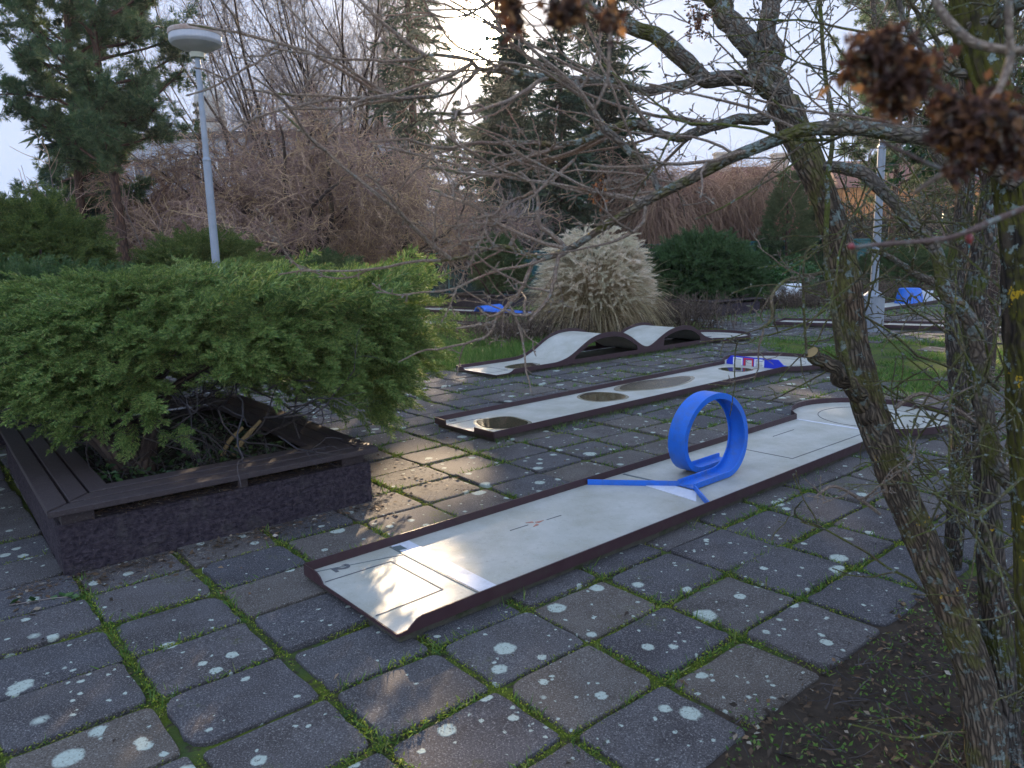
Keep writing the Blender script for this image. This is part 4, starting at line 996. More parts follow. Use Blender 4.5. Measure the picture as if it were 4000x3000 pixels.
# litter and needles by the big planter, plus a few single leaves elsewhere
pts = []
while len(pts) < 3600:
    u = rng.uniform(-.25, 2.6); v = -abs(rng.normal())*.16 if u < 1.9 else rng.uniform(-.3, 1.2); x = -2.46 + u*math.cos(PA) - v*math.sin(PA); y = 3.87 + u*math.sin(PA) + v*math.cos(PA)
    if not lane_hit(x, y): pts.append((x, y, .004 + rng.uniform(0, .006)))
pts = np.array(pts); n = len(pts); m = MB(); D = np.c_[rng.normal(size=(n, 2)), rng.normal(size=n)*.12]
cards(m, pts, D, np.c_[rng.normal(size=(n, 2))*.4, np.ones(n)], np.where(rng.random(n) < .9, rng.uniform(.015, .05, n), .05), np.where(rng.random(n) < .9, .0028, .022))
k = 260; Pn = np.c_[rng.uniform(-2.6, 4, k), rng.uniform(1.6, 9, k), np.full(k, .012)]; Pn = np.array([p for p in Pn if not lane_hit(p[0], p[1])]); k = len(Pn)
cards(m, Pn, np.c_[rng.normal(size=(k, 2)), rng.normal(size=k)*.2], np.c_[rng.normal(size=(k, 2))*.4, np.ones(k)], rng.uniform(.012, .045, k), rng.uniform(.008, .022, k), .3)
tag(m.build('needle_litter', LITTER), kind='stuff')
# needles on the ledge of the planter and ivy inside it
m = MB(); n = 1500; u = rng.uniform(.05, 1.8, n); v = rng.uniform(.0, .15, n); Pn = np.c_[-2.46 + u*math.cos(PA) - v*math.sin(PA), 3.87 + u*math.sin(PA) + v*math.cos(PA), np.full(n, .292) + rng.uniform(0, .012, n)]
cards(m, Pn, np.c_[rng.normal(size=(n, 2)), rng.normal(size=n)*.2], rvec(n), rng.uniform(.02, .05, n), .003); tag(m.build('ledge_needles', LITTER), kind='stuff')
m = MB(); n = 900; u = rng.uniform(.35, 1.55, n); v = rng.uniform(.35, 2.2, n); Pn = np.c_[-2.46 + u*math.cos(PA) - v*math.sin(PA), 3.87 + u*math.sin(PA) + v*math.cos(PA), rng.uniform(.27, .36, n)]
cards(m, Pn, np.c_[rng.normal(size=(n, 2)), rng.normal(size=n)*.4], np.c_[rng.normal(size=(n, 2))*.6, np.ones(n)], rng.uniform(.03, .07, n), rng.uniform(.02, .045, n), .15); tag(m.build('ivy_ground_cover', IVY), kind='stuff')
q = np.c_[rng.uniform(.35, 1.55, 260), rng.uniform(.35, 1.6, 260)]; Pn = np.c_[-2.46 + q[:, 0]*math.cos(PA) - q[:, 1]*math.sin(PA), 3.87 + q[:, 0]*math.sin(PA) + q[:, 1]*math.cos(PA), np.full(260, .27)]
P1, _ = grow(Pn, rng.normal(size=(260, 3))*[1, 1, .5] + [0, 0, .3], rng.uniform(.1, .35, 260), 7, .25); m = MB(); tubes(m, P1, np.tile(np.linspace(.003, .0015, 7), (260, 1)), 3); tag(m.build('dead_twigs', DARKT), kind='stuff')
# ivy sprig lying on the paving, lower left
e = gnd(20, 1310); t = thing('ivy_sprig', 'trailing ivy sprig lying on the slabs at the lower left', 'plant', tuple(e)); pth = smooth_path([(0, 0, .008), (.09, .02, .012), (.18, .06, .010), (.29, .08, .008)], 12); m = MB(); tubes(m, pth, np.full(12, .0022), 5); m.build('vine', GREYT, t)
m = MB(); n = 9; k = rng.integers(0, 12, n); cards(m, pth[k], np.c_[rng.normal(size=(n, 2)), rng.uniform(.1, .7, n)], np.c_[rng.normal(size=(n, 2))*.4, np.ones(n)], rng.uniform(.04, .06, n), .038, .15); m.build('leaves', IVY, t)

# ------------------------------------------------------------------ trees of the background
def trunk_mesh(P, R, mat, parent, sides=10, name='trunk'):
    m = MB(); tubes(m, P, R, sides); return m.build(name, mat, parent, smooth=True)
def spruce(label, x, y, H, R, n_wh=26, mat=SPRUCE, base=.12, dens=1.0, power=.8, name='spruce_tree', droop=.25, clw=.075):
    t = thing(name, label, 'conifer', (x, y, 0)); P = np.linspace([0, 0, -.1], [rng.normal()*.15, 0, H], 12); trunk_mesh(P, np.linspace(.20*H/12, .02, 12), BROWNBARK, t)
    zs = H*base + (H*(1-base))*np.linspace(0, 1, n_wh)**.9; o, d, L = [], [], []
    for z in zs:
        k = max(3, int(7*dens)); r = R*max(.06, (1-(z-H*base)/(H*(1-base)))**power)*rng.uniform(.75, 1.15)
        for a in rng.uniform(0, 6.28, k): o.append((0, 0, z)); d.append((math.cos(a), math.sin(a), .15 + rng.normal()*.15)); L.append(r*rng.uniform(.55, 1.1))
    L = np.array(L); P1, D1 = grow(np.array(o), np.array(d), L, 7, .06, (0, 0, -droop*.35)); lb = MB(); tubes(lb, P1, np.linspace(.028, .008, 7)[None]*np.clip(L[:, None], .4, 2), 4); lb.build('branches', BROWNBARK, t)
    c, dd, pi, tt_ = spawn(P1, D1, int(62*dens), .10, 1, .6, .4); m = MB(); s = rng.uniform(.18, .42, len(c))*np.clip(L[pi], .5, 1.6)
    cards(m, c, dd + [0, 0, -droop], rvec(len(c)), s, s*.13 + clw*.22); m.build('crown', mat, t); return t
spruce('ragged dark spruce standing left of the sun', -3.5, 30, 15.5, 1.9, 32, dens=.9, power=.35, base=.22, droop=.15)
spruce('dense dark green spruce right of the sun behind the bare branches', .15, 31.5, 12.2, 2.5, 40, dens=1.6, power=.75, base=.05, droop=.15)
spruce('slim spruce directly below the sun between two larger ones', -2.1, 34.5, 8.2, 1.3, 24, dens=1.2, power=.5)
spruce('spruce behind the leaning trunk, right of the dense spruce', 4.2, 34, 15.5, 2.5, 38, dens=1.4, power=.4, base=.12, droop=.15)
spruce('dark conifer filling the left edge behind the pines', -13.6, 25, 9.5, 2.2, 24, dens=1.0, power=.6, base=.05)
spruce('small dark conifer in front of the white building, between pines and willows', -15.6, 40, 9.5, 1.6, 20, dens=.9)
def thuja(label, x, y, H, R, n=1500):
    t = thing('thuja_tree', label, 'conifer', (x, y, 0)); trunk_mesh(np.linspace([0, 0, -.1], [0, 0, H*.8], 8), np.linspace(.09, .02, 8), BROWNBARK, t)
    z = H*rng.random(n)**1.1; a = rng.uniform(0, 6.28, n); r = R*np.clip((1-z/H)**.75, .05, 1)*np.clip(z/H*6 + .5, 0, 1)*rng.uniform(.7, 1.08, n)
    P = np.c_[r*np.cos(a), r*np.sin(a), z]; D = np.c_[np.cos(a), np.sin(a), rng.uniform(-.2, .9, n)] + rng.normal(size=(n, 3))*.2; m = MB(); scatter(m, *JT, P, D, rvec(n), rng.uniform(.22, .42, n)); m.build('crown', THUJA, t)
spruce('shorter dense spruce leaning against the right side of the dense one', 2.0, 30.5, 11.0, 2.0, 36, dens=1.5, power=.6, base=.04, droop=.15)
thuja('green thuja cone left of the leaning lichen trunk, behind the white pipe', 10.9, 30, 4.4, 1.25)
thuja('second smaller thuja just right of the green thuja cone', 12.4, 30.6, 3.3, .9, 900)
def _pt(m):
    r_ = np.random.default_rng(4); n = 34; d = nrm(r_.normal(size=(n, 3)) + [1.0, 0, .5]); cards(m, np.zeros((n, 3)) + d*.05, d, r_.normal(size=(n, 3)), r_.uniform(.5, 1.0, n), .085)
PT = template(_pt)
def pine(label, x, y, H, R, lean=0.0, clear=.35, n1=34):
    t = thing('pine_tree', label, 'conifer', (x, y, 0)); P = smooth_path([(0, 0, -.1), (lean*.2, 0, H*.3), (lean*.7, .1, H*.7), (lean, 0, H)], 14); trunk_mesh(P, np.linspace(.16, .03, 14), REDBARK, t)
    k = (rng.uniform(clear, .98, n1)*13).astype(float); i0 = np.minimum(k.astype(int), 12); o = P[i0] + (P[i0+1]-P[i0])*(k-i0)[:, None]; a = rng.uniform(0, 6.28, n1); hz_ = (k/13-clear)/(1-clear)
    L = R*np.interp(hz_, [0, .25, .6, 1], [.65, 1.0, .95, .35])*rng.uniform(.7, 1.15, n1)
    P1, D1 = grow(o, np.c_[np.cos(a), np.sin(a), .25 + .5*hz_], L, 8, .12, (0, 0, .03)); b = MB(); tubes(b, P1, np.linspace(.05, .015, 8)[None]*np.ones((n1, 1)), 5)
    o2, d2, pi, _ = spawn(P1, D1, 9, .25, 1, .7, .3); P2, D2 = grow(o2, d2 + [0, 0, .25], rng.uniform(.35, .9, len(o2)), 5, .15, (0, 0, .05)); tubes(b, P2, np.tile(np.linspace(.016, .008, 5), (len(o2), 1)), 3); b.build('branches', REDBARK, t)
    o3, d3, _, _ = spawn(P2, D2, 15, .15, 1, .6, .4); m = MB(); scatter(m, *PT, o3 + rng.normal(size=o3.shape)*.09, d3 + [0, 0, .2], rvec(len(o3)), rng.uniform(.13, .26, len(o3))); m.build('crown', PINE, t)
pine('left one of the two tall pines at the upper left', -13.0, 23.5, 13.5, 2.5, .4, .25, 46)
pine('right one of the two tall pines, reaching towards the lamp head', -11.0, 22.0, 13.2, 2.8, -.4, .30, 52)
pine('far pine with light needles behind the tangle at the right edge', 15.0, 30, 11.5, 2.8, .2, .3)
pine('second far pine at the right edge beyond the lichen trunks', 19.5, 33, 12.5, 3.0, -.2, .25)
def twig_tree(name, label, cat, x, y, H, R, limbs, wob, tw, stops_mat, r_tw=.009, trunk_h=.25, n2=10, n3=12, pull2=(0, 0, 0), pull3=(0, 0, -.02), up=.6, stems=1, trunk_r=.16, bark=BROWNBARK, lean=0.0, K3=9, l3=(.5, 1.1), sq=1.0):
    t = thing(name, label, cat, (x, y, 0)); tr = MB()
    ths = []
    for s_ in range(stems):
        b = np.array([rng.normal()*.15*(stems > 1), rng.normal()*.1*(stems > 1), -.1]); tp = np.array([lean + rng.normal()*.3*(stems > 1), 0, H*trunk_h])
        P = smooth_path([b, b*.6 + tp*.4 + rng.normal(size=3)*wob*.35*[1, 1, 0], tp + rng.normal(size=3)*wob*.3*[1, 1, 0]], 10); tubes(tr, P, np.linspace(trunk_r, trunk_r*.75, 10), 9); ths.append(P)
    P = np.array(ths)
    o = np.repeat(P[:, -1] - [0, 0, .05], limbs, 0); a = rng.uniform(0, 6.28, len(o)); D0 = np.c_[np.cos(a)*sq, np.sin(a)*sq, np.full(len(o), up) + rng.random(len(o))*up]
    L1 = rng.uniform(.65, 1.0, len(o))*np.hypot(R, H*(1-trunk_h))*.80
    P1, D1 = grow(o, D0, L1, 14, wob, (0, 0, .015)); tubes(tr, P1, np.linspace(trunk_r*.55, trunk_r*.12, 14)[None]*rng.uniform(.7, 1.1, (len(o), 1)), 6); tr.build('trunk', bark, t, smooth=True)
    o2, d2, _, _ = spawn(P1, D1, n2, .18, 1, .8, .3); P2, D2 = grow(o2, d2, rng.uniform(.35, .7, len(o2))*R*.75, 10, wob*1.2, pull2)
    o3, d3, _, _ = spawn(P2, D2, n3, .1, 1, .8, .4); P3, D3 = grow(o3, d3, rng.uniform(*l3, len(o3)), K3, tw, pull3)
    P3[..., 2] = np.maximum(P3[..., 2], .12)
    m = MB(); tubes(m, P2, np.tile(np.linspace(r_tw*2.4, r_tw*1.1, 10), (len(o2), 1)), 4); tubes(m, P3, np.tile(np.linspace(r_tw, r_tw*.6, K3), (len(o3), 1)), 3); m.build('crown', stops_mat, t); return t
WK = dict(limbs=15, wob=.16, tw=.42, stops_mat=WILT, n2=15, n3=22, pull2=(0, 0, -.035), pull3=(0, 0, -.05), up=.55, l3=(.6, 1.5), r_tw=.0095, K3=11)
twig_tree('willow_tree', 'contorted willow farthest left, its twigs overlapping the pines', 'willow', -9.9, 25.5, 6.6, 3.2, **WK)
twig_tree('willow_tree', 'contorted willow in the middle, right of the tall lamp post', 'willow', -6.3, 24.5, 7.0, 3.3, trunk_r=.24, **WK)
twig_tree('willow_tree', 'contorted willow nearest the fence and left of the pampas grass', 'willow', -3.2, 26.0, 6.5, 2.9, trunk_r=.17, **WK)
twig_tree('willow_tree', 'contorted willow behind the two pines, in front of the pale building', 'willow', -13.4, 28.5, 6.6, 3.0, **WK)
UK = dict(limbs=13, wob=.07, tw=.16, stops_mat=GREYT, n2=16, n3=12, pull2=(0, 0, .06), pull3=(0, 0, .04), up=1.5, l3=(.6, 1.6), r_tw=.0065, K3=7, trunk_h=.22, trunk_r=.14)
twig_tree('bare_tree', 'tall bare upright tree right of the lamp head', 'bare tree', -9.4, 33, 17.5, 3.6, **UK)
twig_tree('bare_tree', 'tall bare tree centred behind the middle willow', 'bare tree', -6.6, 34, 18.5, 3.8, stems=2, **UK)
twig_tree('bare_tree', 'tall bare tree left of the ragged spruce', 'bare tree', -4.6, 35, 18.0, 3.0, **UK)
twig_tree('bare_tree', 'bare tree left of and behind the lamp head', 'bare tree', -12.2, 36, 15.5, 3.4, **UK)
twig_tree('bare_tree', 'small pale-barked bare tree standing before the green fence', 'bare tree', -.75, 27.6, 4.2, 2.4, limbs=8, wob=.1, tw=.2, stops_mat=GREYT, n2=9, n3=10, up=.5, bark=PALEBARK, trunk_r=.13, trunk_h=.4, pull3=(0, 0, .02), r_tw=.008)
VK = dict(limbs=10, wob=.10, tw=.10, stops_mat=VINET, n2=12, n3=20, pull2=(0, 0, -.05), pull3=(0, 0, -.30), up=.9, l3=(1.0, 2.6), r_tw=.0085, K3=9, bark=PALEBARK, stems=2, trunk_r=.13)
twig_tree('weeping_willow', 'weeping willow with hanging brown twigs right of the pampas grass', 'willow', 5.6, 33, 6.0, 2.9, lean=.8, **VK)
twig_tree('weeping_willow', 'weeping willow with hanging brown twigs left of the thuja', 'willow', 9.4, 34.5, 5.8, 3.0, **VK)
# far thicket behind the fence
tb = MB(); n = 2600; x = rng.uniform(-16, 24, n); y = rng.uniform(34.5, 39, n); P0 = np.c_[x, y, np.zeros(n)]; P1, D1 = grow(P0, np.c_[rng.normal(size=(n, 2))*.25, np.ones(n)], rng.uniform(1.6, 4.2, n), 8, .14); tubes(tb, P1, np.tile(np.linspace(.026, .008, 8), (n, 1)), 3)
o, d, _, _ = spawn(P1, D1, 6, .25, 1, .7); P2, _ = grow(o, d, rng.uniform(.5, 1.4, len(o)), 5, .2); tubes(tb, P2, np.tile(np.linspace(.012, .006, 5), (len(o), 1)), 3)
tag(tb.build('thicket_twigs', DARKT), kind='stuff')
n = 26000; x = rng.uniform(-18, 26, n); y = rng.uniform(36, 40, n); z = rng.random(n)**.8*(2.6 + .9*np.sin(x*.7) + .6*np.sin(x*1.9)); m = MB(); cards(m, np.c_[x, y, z], rvec(n), rvec(n), rng.uniform(.25, .5, n), rng.uniform(.14, .26, n)); tag(m.build('thicket_foliage', SPRUCE), kind='stuff')

# ------------------------------------------------------------------ the near tree at the right
LBARK = m_bark('lichen_bark', (.23, .170, .115), (.045, .034, .025), moss=(.175, .150, .050), mossamt=.46, lich=(.30, .33, .28), lichamt=.18, yel=-.2, scale=32, strn=1.0, stretch=.16)
GBARK = m_bark('grey_lichen_bark', (.17, .135, .105), (.036, .030, .025), moss=(.12, .125, .025), mossamt=.40, lich=(.30, .34, .31), lichamt=.25, yel=-.2, scale=30, strn=1.0, stretch=.2)
MBARK = m_bark('mossy_bark', (.09, .065, .045), (.018, .014, .012), moss=(.12, .105, .020), mossamt=.85, lich=(.34, .38, .33), lichamt=.15, yel=.15, scale=12, strn=1.0)
BBARK = m_bark('branch_bark', (.25, .20, .15), (.085, .068, .055), moss=(.140, .130, .030), mossamt=.50, lich=(.34, .37, .33), lichamt=.35, yel=.15, scale=30, strn=.8, stretch=.5)
TWB = m_bark('near_twig_bark', (.34, .27, .20), (.14, .10, .08), moss=(.12, .13, .035), mossamt=.25, lich=(.30, .33, .30), lichamt=.05, yel=.0, scale=60, strn=.4, stretch=.5)
GRT = m_bark('green_stem_bark', (.17, .14, .075), (.065, .055, .034), moss=(.14, .155, .03), mossamt=.55, lich=(.32, .36, .33), lichamt=.15, yel=.05, scale=40, strn=.5, stretch=.5)
W2 = 2212/4000
def pxr(w, Y): return w/W2/F_PX*Y/2          # radius in metres of a thing w photo-units wide at distance Y
def near_path(pts, n=30):
    """pts: (x, y, width, distance) read off the photograph -> world path and radii"""
    P = np.array([at(x, y, Y) for x, y, w, Y in pts]); R = np.array([pxr(w, Y) for x, y, w, Y in pts])
    q = smooth_path(np.c_[P, R], n); return q[:, :3], np.maximum(q[:, 3], .0008)
def rough_trunk(P, R, mat, parent, name, sides=40, amp=.10, seed=0):
    P = np.asarray(P); K = len(P); T = nrm(np.gradient(P, axis=0)); A = nrm(np.cross(T, [0, 1., 0])); B = np.cross(T, A)
    ln = np.concatenate([[0], np.cumsum(np.linalg.norm(np.diff(P, axis=0), axis=1))]); V, UV = [], []
    for k in range(K):
        for j in range(sides):
            a = 2*math.pi*j/sides; c, s = math.cos(a), math.sin(a)
            rg = mnoise.noise((c*2.6 + seed, s*2.6, ln[k]*1.7)); fi = mnoise.noise((c*7 + seed, s*7, ln[k]*7)); ff = mnoise.noise((c*13, s*13 + seed, ln[k]*26))
            r = R[k]*(1 + amp*rg + amp*.8*(abs(fi)*1.6 - .35) + amp*.45*ff)
            V.append(P[k] + (A[k]*c + B[k]*s)*r); UV.append((c*R[k], s*R[k], ln[k]))
    i = np.arange(K-1)[:, None]*sides; j = np.arange(sides)[None]; j2 = (j+1) % sides
    m = MB(); o = m.n; m.add(np.array(V), np.stack([i+j, i+j2, i+sides+j2, i+sides+j], -1).reshape(-1, 4), np.array(UV))
    m.f.append(np.arange(sides)[None][:, ::-1] + o); m.f.append(np.arange(sides)[None] + o + (K-1)*sides)
    return m.build(name, mat, parent, smooth=True)
def near_limbs(parent, lst, mat, name='branch', sides=12, amp=.10):
    out = []
    for pts in lst:
        P, R = near_path(pts, 34); R = R*(1 + .07*np.array([mnoise.noise((k*.9, pts[0][0]*.1, 0)) for k in range(34)])); P = P + np.array([[mnoise.noise((k*.35, pts[0][0]*.07, q))*R[k]*.7 for q in (1, 5, 9)] for k in range(34)])
        rough_trunk(P, R, mat, parent, name, sides, amp, seed=pts[0][0]*.01); out.append((P, R))
    return out
def twigs_on(limbs, per_m, L, r0, wob=.13, pull=(0, 0, .03), ang=1.0, nch=3, tmin=.1, mb=None, spur=True, far=1.0, dirbias=(0, 0, 0)):
    """random twigs with side twigs and knobbly spurs growing from limb paths"""
    mb = mb or MB(); Ps, Ds, Rs = [], [], []
    for P, R in limbs:
        n = max(2, int(np.linalg.norm(np.diff(P, axis=0), axis=1).sum()*per_m)); D = nrm(np.gradient(P, axis=0)); o, d, _, t = spawn(P[None], D[None], n, tmin, 1, ang, .35)
        Ps.append(o); Ds.append(d); Rs.append(np.full(n, 1.0))
    o = np.vstack(Ps); d = nrm(np.vstack(Ds) + np.array(dirbias)); l = rng.uniform(*L, len(o))
    P1, D1 = grow(o, d, l, 10, wob, pull); rr = r0*np.clip(l/np.mean(L), .6, 1.5)
    tubes(mb, P1, rr[:, None]*np.linspace(1, .5, 10)[None], 6)
    o2, d2, pi, _ = spawn(P1, D1, nch, .2, 1, .85, .3); l2 = l[pi]*rng.uniform(.2, .6, len(o2)); P2, D2 = grow(o2, d2, l2, 8, wob*1.2, pull); tubes(mb, P2, rr[pi][:, None]*np.linspace(.6, .36, 8)[None], 5)
    o4, d4, pj, _ = spawn(P2, D2, 1, .3, 1, .9, .3); l4 = l2[pj]*rng.uniform(.2, .5, len(o4)); P4, D4 = grow(o4, d4, l4, 6, wob*1.2, pull); tubes(mb, P4, rr[pi][pj][:, None]*np.linspace(.45, .32, 6)[None], 4)
    if spur:
        for PP, DD, kk in ((P1, D1, 4), (P2, D2, 3), (P4, D4, 1)):
            o3, d3, _, _ = spawn(PP, DD, kk, .15, 1, 1.1, .3); P3, _ = grow(o3, d3, rng.uniform(.008, .030, len(o3)), 4, .15); tubes(mb, P3, np.tile(r0*np.array([.42, .40, .62, .15]), (len(o3), 1)), 5)
            e = PP[:, -1]; k = len(e); tubes(mb, np.stack([e, e + DD[:, -1]*.006, e + DD[:, -1]*.014], 1), np.tile(r0*np.array([.45, .75, .1]), (k, 1)), 5)
    return mb

base = at(2140, 1690, 2.16)
T1 = thing('lichen_tree', 'leaning lichen-covered tree with a sawn stub, nearest at the right', 'bare tree', (0, 0, 0))
P, R = near_path([(2150, 1760, 92, 2.10), (2138, 1680, 88, 2.14), (2103, 1454, 80, 2.22), (2020, 1234, 74, 2.30), (1940, 1051, 66, 2.38), (1882, 890, 68, 2.46), (1842, 750, 66, 2.52), (1821, 575, 60, 2.60), (1790, 455, 58, 2.66), (1748, 350, 61, 2.72), (1692, 225, 66, 2.80)], 150)
rough_trunk(P, R, LBARK, T1, 'trunk', 44, .13, 1)
P, R = near_path([(2190, 1760, 72, 2.20), (2176, 1680, 70, 2.22), (2161, 1454, 64, 2.28), (2147, 1308, 60, 2.33), (2136, 1161, 56, 2.38), (2132, 1047, 50, 2.42), (2120, 855, 46, 2.50), (2103, 680, 45, 2.58), (2116, 575, 44, 2.62), (2133, 460, 42, 2.66), (2150, 350, 40, 2.7), (2150, 200, 38, 2.74), (2120, 40, 34, 2.8), (2090, -60, 30, 2.84)], 130)
trB = (P, R); rough_trunk(P, R, GBARK, T1, 'trunk', 36, .14, 6)
big = near_limbs(T1, [
    [(1700, 240, 50, 2.80), (1655, 150, 48, 2.84), (1600, 75, 46, 2.88), (1545, 0, 42, 2.92), (1500, -70, 38, 2.95)],
    [(1692, 240, 46, 2.80), (1668, 120, 40, 2.83), (1664, 40, 38, 2.86), (1690, -60, 34, 2.9)],
    [(1690, 200, 40, 2.80), (1640, 178, 34, 2.76), (1578, 170, 33, 2.74), (1512, 165, 34, 2.72), (1474, 122, 36, 2.72), (1420, 74, 33, 2.72), (1345, 52, 28, 2.72), (1290, 30, 24, 2.72), (1225, -30, 22, 2.72)],
    [(2200, 400, 40, 1.95), (2150, 365, 36, 1.98), (2090, 328, 34, 2.0), (1965, 292, 33, 2.03), (1858, 277, 31, 2.06), (1753, 280, 29, 2.09), (1683, 296, 27, 2.12), (1578, 342, 25, 2.15), (1493, 387, 23, 2.18), (1400, 433, 20, 2.2), (1314, 484, 17, 2.22), (1224, 540, 15, 2.24), (1157, 560, 12, 2.25), (1100, 534, 10, 2.26), (1060, 533, 9, 2.26), (999, 556, 7.5, 2.27), (925, 566, 6, 2.28)],
    [(1660, 258, 26, 2.6), (1578, 262, 22, 2.55), (1508, 281, 20, 2.5), (1454, 296, 18, 2.46), (1363, 267, 16, 2.42), (1280, 296, 14, 2.4), (1223, 312, 12, 2.38), (1146, 308, 9, 2.36), (1095, 306, 6, 2.35)],
    [(1430, 412, 15, 2.2), (1400, 370, 14, 2.24), (1366, 332, 14, 2.27), (1307, 277, 15, 2.3), (1284, 250, 13, 2.32), (1262, 215, 12, 2.34), (1243, 172, 10, 2.36)],
    [(1512, 168, 20, 2.7), (1419, 196, 19, 2.64), (1360, 185, 17, 2.6), (1314, 176, 16, 2.56), (1244, 172, 15, 2.5), (1163, 165, 13, 2.44), (1100, 155, 11, 2.4), (1036, 148, 10, 2.36), (1018, 130, 9, 2.35), (936, 119, 6, 2.33), (880, 135, 4, 2.32), (850, 120, 3.5, 2.32)],
    [(1034, 150, 8, 2.36), (1000, 182, 7, 2.35), (964, 204, 6, 2.34), (905, 211, 6, 2.33), (845, 212, 5, 2.33), (813, 186, 4, 2.33)],
    [(1790, 362, 24, 2.6), (1830, 362, 26, 2.5), (1875, 380, 27, 2.42), (1930, 440, 25, 2.36), (1972, 492, 25, 2.32), (2012, 526, 26, 2.30), (2034, 560, 27, 2.28), (2044, 636, 30, 2.26), (2082, 680, 32, 2.24), (2110, 772, 34, 2.22), (2128, 860, 36, 2.20), (2136, 947, 38, 2.18), (2150, 1000, 38, 2.16), (2188, 1040, 38, 2.14), (2230, 1110, 40, 2.12)],
], BBARK)
stub = near_limbs(T1, [[(1880, 905, 40, 2.44), (1850, 850, 36, 2.40), (1810, 805, 33, 2.36), (1775, 779, 31, 2.33), (1752, 768, 30, 2.32)]], LBARK, 'sawn_stub', 16)
e = stub[0][0][-1]; d_ = nrm(stub[0][0][-1] - stub[0][0][-4]); m = MB(); r_ = stub[0][1][-1]*.97
A_ = nrm(np.cross(d_, [0, 1., 0])); B_ = np.cross(d_, A_); a = np.linspace(0, 2*math.pi, 20, endpoint=False); m.add(e + d_*.003 + (np.cos(a)[:, None]*A_ + np.sin(a)[:, None]*B_)*r_, np.arange(20)); m.build('cut_face', CUT, T1)
small = near_limbs(T1, [
    [(1224, 542, 10, 2.24), (1205, 561, 9, 2.22), (1200, 600, 8.5, 2.2), (1188, 635, 8, 2.19), (1168, 666, 7.5, 2.18), (1142, 694, 6, 2.17)],
    [(1160, 560, 10, 2.25), (1151, 568, 9, 2.24), (1125, 626, 8.5, 2.22), (1093, 664, 8, 2.2), (1067, 694, 7, 2.19), (1030, 703, 6, 2.18), (986, 709, 5, 2.17)],
    [(1152, 676, 6.5, 2.18), (1120, 682, 6.5, 2.17), (1090, 672, 6.5, 2.17), (1060, 684, 5.5, 2.16), (1030, 664, 4.5, 2.15)],
    [(1072, 690, 6, 2.19), (1060, 717, 5.5, 2.18), (1043, 733, 4.5, 2.18)],
    [(1100, 534, 9, 2.26), (1111, 512, 9, 2.27), (1108, 498, 7, 2.28)],
    [(1070, 533, 7, 2.26), (1052, 510, 6.5, 2.26), (1050, 490, 6, 2.27)], [(1052, 512, 6, 2.26), (1000, 520, 5.5, 2.27), (985, 510, 5, 2.27)],
    [(1224, 538, 11, 2.24), (1190, 505, 10, 2.25), (1165, 485, 10, 2.26), (1162, 440, 8, 2.28), (1150, 400, 7, 2.3), (1120, 370, 6, 2.32)],
    [(1395, 436, 8, 2.2), (1388, 480, 7, 2.19), (1360, 505, 6, 2.18), (1330, 520, 5, 2.17)],
    [(1224, 312, 9, 2.38), (1170, 330, 8, 2.36), (1100, 355, 7, 2.34), (1000, 390, 5.5, 2.32), (980, 412, 5, 2.32)],
    [(1240, 345, 7, 2.36), (1180, 400, 6.5, 2.34), (1130, 425, 6, 2.33), (1085, 440, 5, 2.32)],
], TWB, 'small_branch', 8, .08)
mb = twigs_on(big[:3], 10, (.25, .80), .0052, pull=(-.01, 0, .02), nch=3, dirbias=(-.35, 0, .1))
mb = twigs_on(big[3:8], 12, (.15, .65), .0046, wob=.11, pull=(-.03, 0, .015), nch=2, mb=mb, dirbias=(-.95, 0, .05))
mb = twigs_on(small, 12, (.06, .28), .0030, nch=1, mb=mb)
mb.build('twigs', TWB, T1)
mb = twigs_on([trB, big[8]], 8, (.25, .7), .0040, wob=.15, pull=(-.02, 0, .0), nch=3, dirbias=(-.45, -.1, .05)); mb.build('lichen_twigs', GRT, T1)
suckers = near_limbs(T1, [
    [(1850, 850, 9, 2.34), (1835, 800, 13, 2.33), (1806, 700, 13, 2.33), (1787, 560, 12, 2.33), (1788, 400, 11, 2.33), (1797, 280, 10, 2.34), (1782, 150, 9, 2.35), (1768, -20, 8, 2.36)],
    [(1742, 768, 6, 2.32), (1738, 690, 6, 2.31), (1735, 600, 6, 2.30), (1742, 545, 6, 2.30), (1765, 528, 5, 2.30)],
    [(1820, 585, 7, 2.5), (1790, 588, 8, 2.4), (1700, 605, 8, 2.3), (1668, 640, 7, 2.27), (1668, 690, 6.5, 2.25), (1640, 712, 5, 2.24)],
], GRT, 'sucker', 8, .05)
for lm, dn, ll, rr_ in ((suckers[2], 8, (.06, .2), .0024), (near_path([(1900, 1110, 8, 2.30), (1860, 1080, 8, 2.28), (1800, 1050, 7, 2.26), (1760, 1075, 6, 2.26)], 12), 14, (.08, .3), .0028), (near_path([(1935, 880, 10, 2.34), (1990, 850, 9, 2.32), (2060, 880, 9, 2.3), (2130, 930, 9, 2.28)], 12), 14, (.08, .3), .0028)):
    mb = MB(); tubes(mb, np.array(lm[0]), np.array(lm[1]), 6); twigs_on([lm], dn, ll, rr_, nch=2, mb=mb); mb.build('low_twig', TWB, T1)

